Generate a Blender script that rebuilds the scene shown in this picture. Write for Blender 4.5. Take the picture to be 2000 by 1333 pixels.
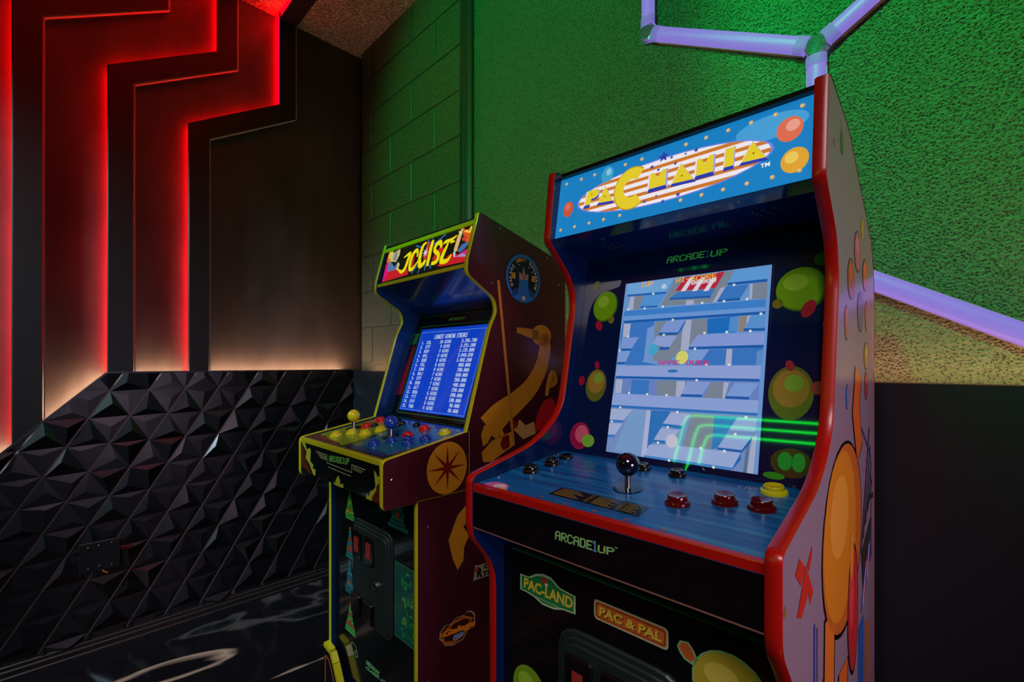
import bpy, bmesh, math, random
from mathutils import Vector, Matrix
from mathutils.geometry import tessellate_polygon

for o in list(bpy.data.objects):
    bpy.data.objects.remove(o, do_unlink=True)
SC = bpy.context.scene
COL = SC.collection
PI = math.pi

# ---------------------------------------------------------------- camera
YAW = math.radians(45.108)
F_PX, HORIZON = 912.05, 710.3
cam_data = bpy.data.cameras.new('camera')
cam_data.sensor_fit = 'HORIZONTAL'
cam_data.sensor_width = 36.0
cam_data.lens = 36.0 * F_PX / 2000.0
cam_data.shift_y = (HORIZON - 666.5) / 2000.0
cam_data.clip_start = 0.02
cam = bpy.data.objects.new('camera', cam_data)
COL.objects.link(cam)
cam.location = (0, 0, 1.181)
# view direction in plan: world = right*r + forward*f with the walls 45.1 deg off axis
fwd = Vector((-math.sin(YAW), math.cos(YAW), 0))
cam.rotation_euler = (PI / 2, 0, math.atan2(-fwd.x, fwd.y))
SC.camera = cam

# ---------------------------------------------------------------- world, exposure
SC.view_settings.view_transform = 'Standard'
SC.view_settings.look = 'None'
SC.view_settings.exposure = 0.0
SC.view_settings.gamma = 1.0
SC.view_settings.use_curve_mapping = False
world = bpy.data.worlds.new('world')
SC.world = world
world.use_nodes = True
world.node_tree.nodes['Background'].inputs[0].default_value = (0.55, 0.6, 1.0, 1)
world.node_tree.nodes['Background'].inputs[1].default_value = 0.007


def lamp(name, kind, loc, target, color, power, size=0.5, size_y=None, angle=40, blend=.4, spread=180):
    d = bpy.data.lights.new(name, kind)
    d.color = color
    d.energy = power
    if kind == 'AREA':
        d.size = size
        d.spread = math.radians(spread)
        if size_y:
            d.shape = 'RECTANGLE'
            d.size_y = size_y
    elif kind == 'SPOT':
        d.spot_size = math.radians(angle)
        d.spot_blend = blend
        d.shadow_soft_size = size
    else:
        d.shadow_soft_size = size
    o = bpy.data.objects.new(name, d)
    COL.objects.link(o)
    o.location = loc
    o.rotation_euler = (Vector(target) - Vector(loc)).to_track_quat('-Z', 'Y').to_euler()
    return o


# green wash lamps for the grass wall, then three added fill lights without fixtures
lamp('green_wash_lamp', 'SPOT', (-0.35, -0.1, 2.9), (0.20, 1.31, 2.12), (0.0, 1.0, 0.17), 275, .05, angle=58, blend=.55)
lamp('green_wash_lamp', 'SPOT', (-0.95, -0.6, 2.75), (-1.25, 1.31, 2.30), (0.0, 1.0, 0.19), 190, .05, angle=64, blend=.5)
lamp('front_fill_light', 'AREA', (0.6, -1.05, 2.7), (-0.6, 0.4, 0.8), (1.0, 0.86, 0.9), 4.2, 0.8, spread=60)  # added soft fill for the machine fronts
lamp('tile_fill_light', 'AREA', (-2.05, -1.5, 2.6), (-2.52, 0.45, 0.65), (0.62, 0.84, 1.0), 18.0, 0.35, spread=60)  # added cool light grazing the tile facets
lamp('side_fill_light', 'AREA', (1.35, 0.25, 1.0), (-0.14, 0.80, 0.98), (0.98, 0.70, 0.95), 2.1, 0.7, spread=55)  # added lavender fill for the white machine's right side


# ---------------------------------------------------------------- materials
def lin(c):
    r = []
    for v in c[:3]:
        v = v / 255.0
        r.append(v / 12.92 if v <= .04045 else ((v + .055) / 1.055) ** 2.4)
    return (r[0], r[1], r[2], 1.0)


def bsdf(m):
    return m.node_tree.nodes['Principled BSDF']


def mat(name, col, rough=.4, metal=0.0, coat=0.0, spec=.5, emit=None, es=1.0, trans=0.0):
    m = bpy.data.materials.new(name)
    m.use_nodes = True
    b = bsdf(m)
    b.inputs['Base Color'].default_value = lin(col)
    b.inputs['Roughness'].default_value = rough
    b.inputs['Metallic'].default_value = metal
    b.inputs['Coat Weight'].default_value = coat
    b.inputs['Coat Roughness'].default_value = .06
    b.inputs['Specular IOR Level'].default_value = spec
    b.inputs['Transmission Weight'].default_value = trans
    if emit:
        b.inputs['Emission Color'].default_value = lin(emit)
        b.inputs['Emission Strength'].default_value = es
    return m


def nodes(m):
    return m.node_tree.nodes, m.node_tree.links


def bump(m, kind, scale, strength, dist=.01, detail=4, stretch=None, colors=None, coord='Object', rough=None):
    """procedural relief (and optional colour variation) on a principled material"""
    n, l = nodes(m)
    tc = n.new('ShaderNodeTexCoord')
    mp = n.new('ShaderNodeMapping')
    l.new(tc.outputs[coord], mp.inputs[0])
    if stretch:
        mp.inputs['Scale'].default_value = stretch
    if kind == 'noise':
        t = n.new('ShaderNodeTexNoise')
        t.inputs['Detail'].default_value = detail
        out = t.outputs['Fac']
    elif kind == 'voronoi':
        t = n.new('ShaderNodeTexVoronoi')
        out = t.outputs['Distance']
    else:
        t = n.new('ShaderNodeTexWave')
        out = t.outputs['Fac']
    t.inputs['Scale'].default_value = scale
    l.new(mp.outputs[0], t.inputs['Vector'])
    b = n.new('ShaderNodeBump')
    b.inputs['Strength'].default_value = strength
    b.inputs['Distance'].default_value = dist
    l.new(out, b.inputs['Height'])
    l.new(b.outputs[0], bsdf(m).inputs['Normal'])
    if colors:
        r = n.new('ShaderNodeValToRGB')
        r.color_ramp.elements[0].position = colors[0][0]
        r.color_ramp.elements[0].color = lin(colors[0][1])
        r.color_ramp.elements[1].position = colors[1][0]
        r.color_ramp.elements[1].color = lin(colors[1][1])
        for p, c in colors[2:]:
            e = r.color_ramp.elements.new(p)
            e.color = lin(c)
        l.new(out, r.inputs[0])
        l.new(r.outputs[0], bsdf(m).inputs['Base Color'])
    return t


M = {}
M['bay'] = mat('bay_panel_paint', (52, 46, 45), .42, spec=.3)
bump(M['bay'], 'noise', 9, .12, .004, 8, (1, 1, .35), colors=[(.3, (45, 39, 38)), (.7, (64, 56, 54))])
M['board'] = mat('accent_board_paint', (20, 17, 17), .45, spec=.3)
bump(M['board'], 'noise', 14, .08, .003, 6, (1, 1, .3))
M['red_led'] = mat('red_led_strip', (40, 0, 0), .5, emit=(255, 0, 9), es=76)
M['red_edge'] = mat('catchlight_satin', (150, 140, 142), .4)  # pale tone for the strip that catches the red light
M['warm_led'] = mat('warm_led_strip', (60, 40, 20), .5, emit=(255, 200, 156), es=88)
M['warm_led_back'] = mat('warm_led_strip', (60, 40, 20), .5, emit=(255, 184, 120), es=40)
M['green_led'] = mat('green_led_strip', (0, 40, 0), .5, emit=(20, 255, 50), es=14)
M['tile'] = mat('black_satin_tile', (13, 13, 18), .30, spec=.6)
M['tile_edge'] = mat('tile_joint_glint', (150, 140, 135), .35)  # pale tone stands in for the highlight on the tile edges
M['base'] = mat('baseboard_paint', (30, 26, 26), .35)
M['plate'] = mat('black_plate_plastic', (14, 14, 15), .35)
M['steel'] = mat('steel', (170, 168, 165), .25, metal=1)
M['chrome'] = mat('chrome', (200, 205, 200), .12, metal=1)
M['brick'] = mat('painted_block', (74, 78, 62), .42, spec=.5)
bump(M['brick'], 'noise', 95, .45, .006, 8, colors=[(.35, (46, 48, 40)), (.65, (78, 80, 66))])
M['mortar'] = mat('painted_mortar', (56, 58, 46), .6)
bump(M['mortar'], 'noise', 60, .5, .006)
M['trimp'] = mat('fluted_trim_paint', (40, 44, 40), .3)
M['wains'] = mat('wainscot_paint', (24, 27, 30), .34, spec=.5)
bump(M['wains'], 'noise', 30, .1, .003)
M['turf'] = mat('wall_turf', (96, 92, 84), .48, spec=.6)


def turf_nodes(m):
    n, l = nodes(m)
    tc = n.new('ShaderNodeTexCoord')
    n1 = n.new('ShaderNodeTexNoise'); n1.inputs['Scale'].default_value = 240; n1.inputs['Detail'].default_value = 3
    n1.inputs['Distortion'].default_value = 1.2
    v = n.new('ShaderNodeTexVoronoi'); v.inputs['Scale'].default_value = 190
    for t in (n1, v):
        l.new(tc.outputs['Object'], t.inputs['Vector'])
    mx = n.new('ShaderNodeMath'); mx.operation = 'ADD'
    l.new(n1.outputs['Fac'], mx.inputs[0]); l.new(v.outputs['Distance'], mx.inputs[1])
    b = n.new('ShaderNodeBump'); b.inputs['Strength'].default_value = 1.0; b.inputs['Distance'].default_value = .011
    l.new(mx.outputs[0], b.inputs['Height']); l.new(b.outputs[0], bsdf(m).inputs['Normal'])
    r = n.new('ShaderNodeValToRGB')  # ramp over the relief puts the shading grain into the colour
    r.color_ramp.elements[0].position = .62; r.color_ramp.elements[0].color = lin((5, 8, 5))
    r.color_ramp.elements[1].position = 1.15; r.color_ramp.elements[1].color = lin((106, 118, 98))
    r.color_ramp.elements[0].position = .58; r.color_ramp.elements[1].position = 1.02
    l.new(mx.outputs[0], r.inputs[0]); l.new(r.outputs[0], bsdf(m).inputs['Base Color'])


turf_nodes(M['turf'])
M['ceil'] = mat('glitter_ceiling', (92, 80, 76), .4)
bump(M['ceil'], 'noise', 150, 1.0, .008, 3, colors=[(.4, (80, 68, 64)), (.62, (170, 148, 138)), (.75, (250, 235, 225))])


def marble(m):
    n, l = nodes(m)
    tc = n.new('ShaderNodeTexCoord')
    mp = n.new('ShaderNodeMapping'); mp.inputs['Rotation'].default_value = (0, 0, .9); mp.inputs['Scale'].default_value = (1, .38, 1)
    t = n.new('ShaderNodeTexNoise'); t.inputs['Scale'].default_value = 1.3; t.inputs['Detail'].default_value = 4; t.inputs['Distortion'].default_value = 1.6
    l.new(tc.outputs['Object'], mp.inputs[0]); l.new(mp.outputs[0], t.inputs['Vector'])
    r = n.new('ShaderNodeValToRGB')
    e = r.color_ramp.elements
    e[0].position = .0; e[0].color = lin((9, 8, 10))
    e[1].position = 1.0; e[1].color = lin((9, 8, 12))
    for p, c in ((.385, (10, 9, 12)), (.405, (120, 95, 80)), (.415, (150, 120, 102)), (.43, (14, 12, 14)), (.64, (12, 11, 15)), (.66, (58, 52, 48)), (.675, (20, 22, 24)), (.70, (10, 10, 12))):
        q = e.new(p); q.color = lin(c)
    l.new(t.outputs['Fac'], r.inputs[0]); l.new(r.outputs[0], bsdf(m).inputs['Base Color'])


M['floor'] = mat('polished_marble', (12, 11, 14), .12, spec=.5)
marble(M['floor'])
M['dark'] = mat('dark_paint', (16, 16, 20), .5)
M['tube'] = mat('violet_light_diffuser', (60, 52, 90), .45, spec=.25, emit=(150, 126, 236), es=.72)
M['tube_side'] = mat('tube_channel', (150, 125, 130), .4)
M['clear'] = mat('clear_plastic', (200, 210, 215), .08, trans=.92)

M['red_tm'] = mat('red_edge_molding', (160, 16, 8), .3, coat=.2)
M['pac_out'] = mat('white_side_laminate', (150, 128, 140), .26, coat=.2)
M['navy'] = mat('navy_inner_laminate', (6, 26, 66), .16, coat=.4)
M['black_gl'] = mat('black_gloss_laminate', (8, 8, 13), .2, coat=.6)
bump(M['black_gl'], 'noise', 60, .35, .004, 4)
M['canopy'] = mat('canopy_film', (8, 38, 92), .12, coat=.5)
bump(M['canopy'], 'noise', 8, .10, .006, 2, (1, 3, 3))
M['bezel'] = mat('bezel_acrylic', (6, 26, 68), .03, coat=.0, spec=.7)
M['deck'] = mat('blue_deck_vinyl', (24, 96, 150), .3, coat=.12)
bump(M['deck'], 'noise', 5, .03, .002, 5, (1.0, 16, 1), colors=[(.34, (0, 66, 128)), (.55, (0, 100, 168)), (.70, (46, 130, 156))])
M['yel_tm'] = mat('yellow_edge_molding', (180, 182, 14), .3, coat=.3)
M['jo_out'] = mat('maroon_side_laminate', (62, 18, 29), .26, coat=.25)
M['jo_blk'] = mat('black_print_laminate', (9, 14, 14), .13, coat=.5)
bump(M['jo_blk'], 'noise', 30, .05, .003, 3)
M['jo_navy'] = mat('dark_inner_laminate', (8, 44, 84), .2, coat=.4)
M['black_pl'] = mat('black_plastic', (10, 10, 12), .22, coat=.3)
M['door'] = mat('coin_door_steel', (20, 34, 31), .45, spec=.6)  # green cast of the lighting put into the steel colour
M['dred'] = mat('dark_red_plastic', (82, 7, 13), .14, coat=.6)
M['yel_pl'] = mat('yellow_plastic', (205, 205, 20), .2, coat=.4)
M['red_pl'] = mat('red_plastic', (200, 25, 20), .18, coat=.5)
M['blu_pl'] = mat('blue_plastic', (18, 60, 160), .15, coat=.5)
M['navy_ball'] = mat('navy_ball_plastic', (6, 10, 26), .08, coat=.8)
M['coin_lit'] = mat('lit_coin_insert', (110, 30, 24), .3, emit=(150, 50, 40), es=.12)

_art_cache = {}


def art_mat(c, e, tag):
    k = (tuple(c), e, 'screen' in tag)
    if k not in _art_cache:
        if e:
            _art_cache[k] = mat('lit_print', tuple(v * .35 for v in c), .4 if 'marquee' in tag else .04, spec=.2 if 'marquee' in tag else .6, emit=c, es=e)
        else:
            _art_cache[k] = mat('print_ink', c, .25, coat=.2)
    return _art_cache[k]


# ---------------------------------------------------------------- mesh helpers
class MB:
    """collects vertices and faces of one mesh"""

    def __init__(s):
        s.v = []; s.f = []; s.m = []

    def add(s, vs, fs, mi=0):
        b = len(s.v)
        s.v += [tuple(v) for v in vs]
        for f in fs:
            s.f.append(tuple(b + i for i in f)); s.m.append(mi)
        return s

    def box(s, a, b, mi=0):
        x0, y0, z0 = a; x1, y1, z1 = b
        vs = [(x0, y0, z0), (x1, y0, z0), (x1, y1, z0), (x0, y1, z0), (x0, y0, z1), (x1, y0, z1), (x1, y1, z1), (x0, y1, z1)]
        return s.add(vs, [(3, 2, 1, 0), (4, 5, 6, 7), (0, 1, 5, 4), (1, 2, 6, 5), (2, 3, 7, 6), (3, 0, 4, 7)], mi)

    def prism(s, pts, fn, h0, h1, inset=0.0, mi=0, mtop=None, mbot=None):
        """pts 2D outline; fn(p,h)->3D; optional chamfer of the h1 face"""
        n = len(pts)
        vs = [fn(p, h0) for p in pts]
        if inset:
            hm = h1 - inset * (1 if h1 > h0 else -1)
            ip = offset_poly(pts, -inset)
            vs += [fn(p, hm) for p in pts] + [fn(p, h1) for p in ip]
            fs = [(i, (i + 1) % n, n + (i + 1) % n, n + i) for i in range(n)]
            fs += [(n + i, n + (i + 1) % n, 2 * n + (i + 1) % n, 2 * n + i) for i in range(n)]
            s.add(vs, fs, mi)
            b = len(s.v) - len(vs)
            top = [b + 2 * n + i for i in range(n)]
        else:
            vs += [fn(p, h1) for p in pts]
            s.add(vs, [(i, (i + 1) % n, n + (i + 1) % n, n + i) for i in range(n)], mi)
            b = len(s.v) - len(vs)
            top = [b + n + i for i in range(n)]
        s.f.append(tuple(top)); s.m.append(mi if mtop is None else mtop)
        s.f.append(tuple(b + i for i in reversed(range(n)))); s.m.append(mi if mbot is None else mbot)
        return s

    def lathe(s, prof, o, ax=(0, 0, 1), n=28, mi=0, mis=None):
        """prof list of (r, h); around axis ax from point o"""
        ax = Vector(ax).normalized(); o = Vector(o)
        u = ax.orthogonal().normalized(); w = ax.cross(u)
        b = len(s.v)
        for r, h in prof:
            for k in range(n):
                t = 2 * PI * k / n
                s.v.append(tuple(o + ax * h + (u * math.cos(t) + w * math.sin(t)) * r))
        for i in range(len(prof) - 1):
            for k in range(n):
                s.f.append((b + i * n + k, b + i * n + (k + 1) % n, b + (i + 1) * n + (k + 1) % n, b + (i + 1) * n + k))
                s.m.append(mis[i] if mis else mi)
        s.f.append(tuple(b + k for k in reversed(range(n)))); s.m.append(mi)
        e = b + (len(prof) - 1) * n
        s.f.append(tuple(e + k for k in range(n))); s.m.append(mi)
        return s

    def tube(s, pts, r, n=10, mi=0):
        pts = [Vector(p) for p in pts]
        b = len(s.v)
        prev = None
        for i, p in enumerate(pts):
            if i == 0: d = pts[1] - p
            elif i == len(pts) - 1: d = p - pts[-2]
            else: d = (pts[i + 1] - p).normalized() + (p - pts[i - 1]).normalized()
            d.normalize()
            u = d.orthogonal().normalized() if prev is None else (prev - d * prev.dot(d)).normalized()
            prev = u
            w = d.cross(u)
            for k in range(n):
                t = 2 * PI * k / n
                s.v.append(tuple(p + (u * math.cos(t) + w * math.sin(t)) * r))
        for i in range(len(pts) - 1):
            for k in range(n):
                s.f.append((b + i * n + k, b + i * n + (k + 1) % n, b + (i + 1) * n + (k + 1) % n, b + (i + 1) * n + k)); s.m.append(mi)
        s.f.append(tuple(b + k for k in reversed(range(n)))); s.m.append(mi)
        e = b + (len(pts) - 1) * n
        s.f.append(tuple(e + k for k in range(n))); s.m.append(mi)
        return s

    def build(s, name, mats, parent=None, smooth=False, bevel=0.0, fix=True, loc=None):
        me = bpy.data.meshes.new(name)
        me.from_pydata(s.v, [], s.f)
        if not isinstance(mats, (list, tuple)): mats = [mats]
        for m in mats: me.materials.append(m)
        me.polygons.foreach_set('material_index', s.m)
        if fix:
            bm = bmesh.new(); bm.from_mesh(me)
            bmesh.ops.recalc_face_normals(bm, faces=bm.faces)
            bm.to_mesh(me); bm.free()
        if smooth:
            me.polygons.foreach_set('use_smooth', [True] * len(me.polygons))
            try: me.set_sharp_from_angle(angle=math.radians(38))
            except Exception: pass
        me.update()
        o = bpy.data.objects.new(name, me)
        COL.objects.link(o)
        if parent: o.parent = parent
        if loc: o.location = loc
        if bevel:
            md = o.modifiers.new('bevel', 'BEVEL'); md.width = bevel; md.segments = 2; md.limit_method = 'ANGLE'; md.angle_limit = math.radians(40)
        return o


def area2(p):
    return sum(p[i][0] * p[(i + 1) % len(p)][1] - p[(i + 1) % len(p)][0] * p[i][1] for i in range(len(p)))


def offset_poly(pts, d):
    """offset a closed outline outward by d (inward when negative)"""
    n = len(pts); sgn = 1 if area2(pts) > 0 else -1
    res = []
    for i in range(n):
        p0, p, p1 = Vector(pts[i - 1]), Vector(pts[i]), Vector(pts[(i + 1) % n])
        a = (p - p0); b = (p1 - p)
        if a.length < 1e-9: a = b
        if b.length < 1e-9: b = a
        a = a.normalized(); b = b.normalized()
        na = Vector((a.y, -a.x)) * sgn; nb = Vector((b.y, -b.x)) * sgn
        m = na + nb
        if m.length < 1e-6: m = na
        m.normalize()
        k = d / max(.35, m.dot(na))
        q = p + m * k
        res.append((q.x, q.y))
    return res


def fillet(pts, n=5):
    """pts (x, y, r) -> outline with rounded corners"""
    out = []
    m = len(pts)
    for i in range(m):
        p = Vector(pts[i][:2]); r = pts[i][2] if len(pts[i]) > 2 else 0
        if not r:
            out.append((p.x, p.y)); continue
        a = (Vector(pts[i - 1][:2]) - p); b = (Vector(pts[(i + 1) % m][:2]) - p)
        la, lb = a.length, b.length; a.normalize(); b.normalize()
        t = min(r, la * .45, lb * .45)
        A, B = p + a * t, p + b * t
        for k in range(n + 1):
            u = k / n
            q = A * (1 - u) ** 2 + p * 2 * u * (1 - u) + B * u * u
            out.append((q.x, q.y))
    return out


def empty(name, loc=(0, 0, 0), rz=0.0, parent=None):
    o = bpy.data.objects.new(name, None)
    o.empty_display_size = .1
    COL.objects.link(o)
    o.location = loc; o.rotation_euler = (0, 0, rz)
    if parent: o.parent = parent
    return o


def tag(o, label=None, cat=None, group=None, kind=None):
    if label: o['label'] = label
    if cat: o['category'] = cat
    if group: o['group'] = group
    if kind: o['kind'] = kind
    return o


# ---------------------------------------------------------------- flat print on a surface
_glyphs = {}


def text_mesh(txt, bold):
    k = (txt, bold)
    if k in _glyphs: return _glyphs[k]
    cu = bpy.data.curves.new('txt', 'FONT')
    cu.body = txt; cu.resolution_u = 3; cu.offset = bold
    ob = bpy.data.objects.new('txt', cu)
    COL.objects.link(ob)
    bpy.context.view_layer.update()
    dg = bpy.context.evaluated_depsgraph_get()
    me = bpy.data.meshes.new_from_object(ob.evaluated_get(dg))
    vs = [(v.co.x, v.co.y) for v in me.vertices]
    fs = [tuple(p.vertices) for p in me.polygons]
    bpy.data.objects.remove(ob, do_unlink=True); bpy.data.curves.remove(cu); bpy.data.meshes.remove(me)
    if vs:
        x0 = min(v[0] for v in vs); x1 = max(v[0] for v in vs); y0 = min(v[1] for v in vs); y1 = max(v[1] for v in vs)
        vs = [((x - x0) / max(1e-6, x1 - x0), (y - y0) / max(1e-6, y1 - y0)) for x, y in vs]
    _glyphs[k] = (vs, fs)
    return _glyphs[k]


PIX = {'A': '0e11111f111111', 'B': '1e11111e11111e', 'C': '0e11101010110e', 'D': '1e11111111111e', 'E': '1f10101e10101f', 'F': '1f10101e101010', 'G': '0e11101713110f', 'H': '1111111f111111', 'I': '0e04040404040e', 'J': '0101010101110e', 'K': '11121418141211', 'Q': '0e11111115120d', 'X': '11110a040a1111', 'Z': '1f01020408101f', 'L': '1010101010101f', 'M': '111b1515111111', 'N': '11191915131311', 'O': '0e11111111110e', 'P': '1e11111e101010', 'R': '1e11111e141211', 'S': '0f10100e01011e', 'T': '1f040404040404', 'U': '1111111111110e', 'V': '11111111110a04', 'W': '1111111515150a', 'Y': '1111110e040404', '0': '0e11131519110e', '1': '040c040404040e', '2': '0e11010e10101f', '3': '1e01010e01011e', '4': '0206121f020202', '5': '1f101e0101110e', '6': '0e10101e11110e', '7': '1f010204080808', '8': '0e11110e11110e', '9': '0e11110f01010e', ',': '00000000000408', '.': '00000000000c0c', '-': '0000001f000000', ' ': '00000000000000'}


def pixel_quads(txt):
    q = []
    n = len(txt) * 6 - 1
    for i, ch in enumerate(txt):
        g = PIX[ch]
        for r in range(7):
            row = int(g[2 * r:2 * r + 2], 16); c = 0
            while c < 5:
                if row >> (4 - c) & 1:
                    e = c
                    while e < 5 and row >> (4 - e) & 1: e += 1
                    q.append(((i * 6 + c - .14) / n, 1 - (r + 1.08) / 7, (i * 6 + e + .26) / n, 1 - (r - .08) / 7)); c = e
                else: c += 1
    return q


def _bbox(it):
    if it[0] in 'pl': pts = it[3]; m = 0 if it[0] == 'p' else (max(it[4]) if isinstance(it[4], (list, tuple)) else it[4]) / 2
    elif it[0] == 'e': pts = [it[3]]; m = max(it[4], it[5])
    elif it[0] == 's': pts = [it[3]]; m = it[4]
    else:
        a, b, c = Vector(it[4]), Vector(it[5]), Vector(it[6]); pts = [a, b, c, b + c - a]; m = 0
    return min(p[0] for p in pts) - m, min(p[1] for p in pts) - m, max(p[0] for p in pts) + m, max(p[1] for p in pts) + m


def make_prints(key, name, surf, parent, margin=.003, **kw):
    """one object per separate printed motif of an artwork"""
    items = ART[key]; bb = [_bbox(i) for i in items]; grp = list(range(len(items)))

    def find(i):
        while grp[i] != i: i = grp[i]
        return i
    for i in range(len(items)):
        for j in range(i):
            a, b = bb[i], bb[j]
            if a[0] - margin < b[2] and b[0] - margin < a[2] and a[1] - margin < b[3] and b[1] - margin < a[3]:
                grp[find(i)] = find(j)
    sets = {}
    for i in range(len(items)): sets.setdefault(find(i), []).append(items[i])
    for k, its in sets.items():
        ART['_tmp'] = its
        make_art('_tmp', name, surf, parent, **kw)


def make_art(key, name, surf, parent, emit=0.0, lift=.0004, step=.00012):
    o, ex, ey = [Vector(v) for v in surf]
    ex.normalize(); ey.normalize()
    n = ex.cross(ey)
    mb = MB(); mats = []; idx = {}

    def mi(c):
        c = tuple(c)
        if c not in idx:
            idx[c] = len(mats); mats.append(art_mat(c, emit, key))
        return idx[c]

    for it in ART[key]:
        kind, col, lay = it[0], it[1], it[2]
        h = lift + step * lay
        P3 = lambda p: o + ex * p[0] + ey * p[1] + n * h
        if kind == 'p':
            pts = it[3]
        elif kind == 'e':
            (cx, cy), rs, rt, rot = it[3], it[4], it[5], it[6]
            k = 32 if max(rs, rt) > .006 else 12
            pts = [(cx + rs * math.cos(2 * PI * i / k) * math.cos(rot) - rt * math.sin(2 * PI * i / k) * math.sin(rot),
                    cy + rs * math.cos(2 * PI * i / k) * math.sin(rot) + rt * math.sin(2 * PI * i / k) * math.cos(rot)) for i in range(k)]
        elif kind == 's':
            (cx, cy), r, k, inner, rot = it[3], it[4], it[5], it[6], it[7]
            pts = [(cx + (r if i % 2 == 0 else r * inner) * math.sin(rot + PI * i / k), cy + (r if i % 2 == 0 else r * inner) * math.cos(rot + PI * i / k)) for i in range(2 * k)]
        elif kind == 'l':
            line = [Vector(p) for p in it[3]]
            w = it[4]
            ws = list(w) if isinstance(w, (list, tuple)) else [w] * len(line)
            if len(line) > 2 and isinstance(w, (list, tuple)):      # smooth brush strokes
                L2, W2 = [], []
                for i in range(len(line) - 1):
                    p0 = line[max(0, i - 1)]; p1 = line[i]; p2 = line[i + 1]; p3 = line[min(len(line) - 1, i + 2)]
                    for q in range(5):
                        t = q / 5
                        L2.append(.5 * ((2 * p1) + (p2 - p0) * t + (2 * p0 - 5 * p1 + 4 * p2 - p3) * t * t + (3 * p1 - p0 - 3 * p2 + p3) * t ** 3))
                        W2.append(ws[i] * (1 - t) + ws[i + 1] * t)
                L2.append(line[-1]); W2.append(ws[-1]); line, ws = L2, W2
            a, b = [], []
            for i, p in enumerate(line):
                d0 = (line[i] - line[i - 1]).normalized() if i else (line[1] - line[0]).normalized()
                d1 = (line[i + 1] - line[i]).normalized() if i < len(line) - 1 else d0
                d = d0 + d1
                if d.length < 1e-6: d = d0
                d.normalize(); m_ = Vector((-d.y, d.x))
                k = ws[i] / 2 / max(.5, abs(m_.dot(Vector((-d0.y, d0.x)))))
                a.append(p + m_ * k); b.append(p - m_ * k)
            q = len(a)
            mb.add([P3(p) for p in a] + [P3(p) for p in b], [(i, q + i, q + i + 1, i + 1) for i in range(q - 1)], mi(col))
            continue
        elif kind == 'x':
            bl, br, tl = Vector(it[4]), Vector(it[5]), Vector(it[6])
            U = br - bl; V = tl - bl
            for a0, b0_, a1, b1_ in pixel_quads(it[3]):
                mb.add([P3(bl + U * x + V * y) for x, y in ((a0, b0_), (a1, b0_), (a1, b1_), (a0, b1_))], [(0, 1, 2, 3)], mi(col))
            continue
        elif kind == 't':
            txt, bl, br, tl, bold = it[3], Vector(it[4]), Vector(it[5]), Vector(it[6]), it[7]
            vs, fs = text_mesh(txt, bold)
            U = br - bl; V = tl - bl
            mb.add([P3(bl + U * x + V * y) for x, y in vs], fs, mi(col))
            continue
        pts = [tuple(p) for p in pts]
        tris = tessellate_polygon([[Vector((p[0], p[1], 0)) for p in pts]])
        mb.add([P3(p) for p in pts], [t for t in tris], mi(col))
    ob = mb.build(name, mats, parent, fix=False)
    me = ob.data
    # face every piece outward
    bm = bmesh.new(); bm.from_mesh(me)
    flip = [f for f in bm.faces if f.normal.dot(n) < 0]
    bmesh.ops.reverse_faces(bm, faces=flip)
    bm.to_mesh(me); bm.free()
    return ob

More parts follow.
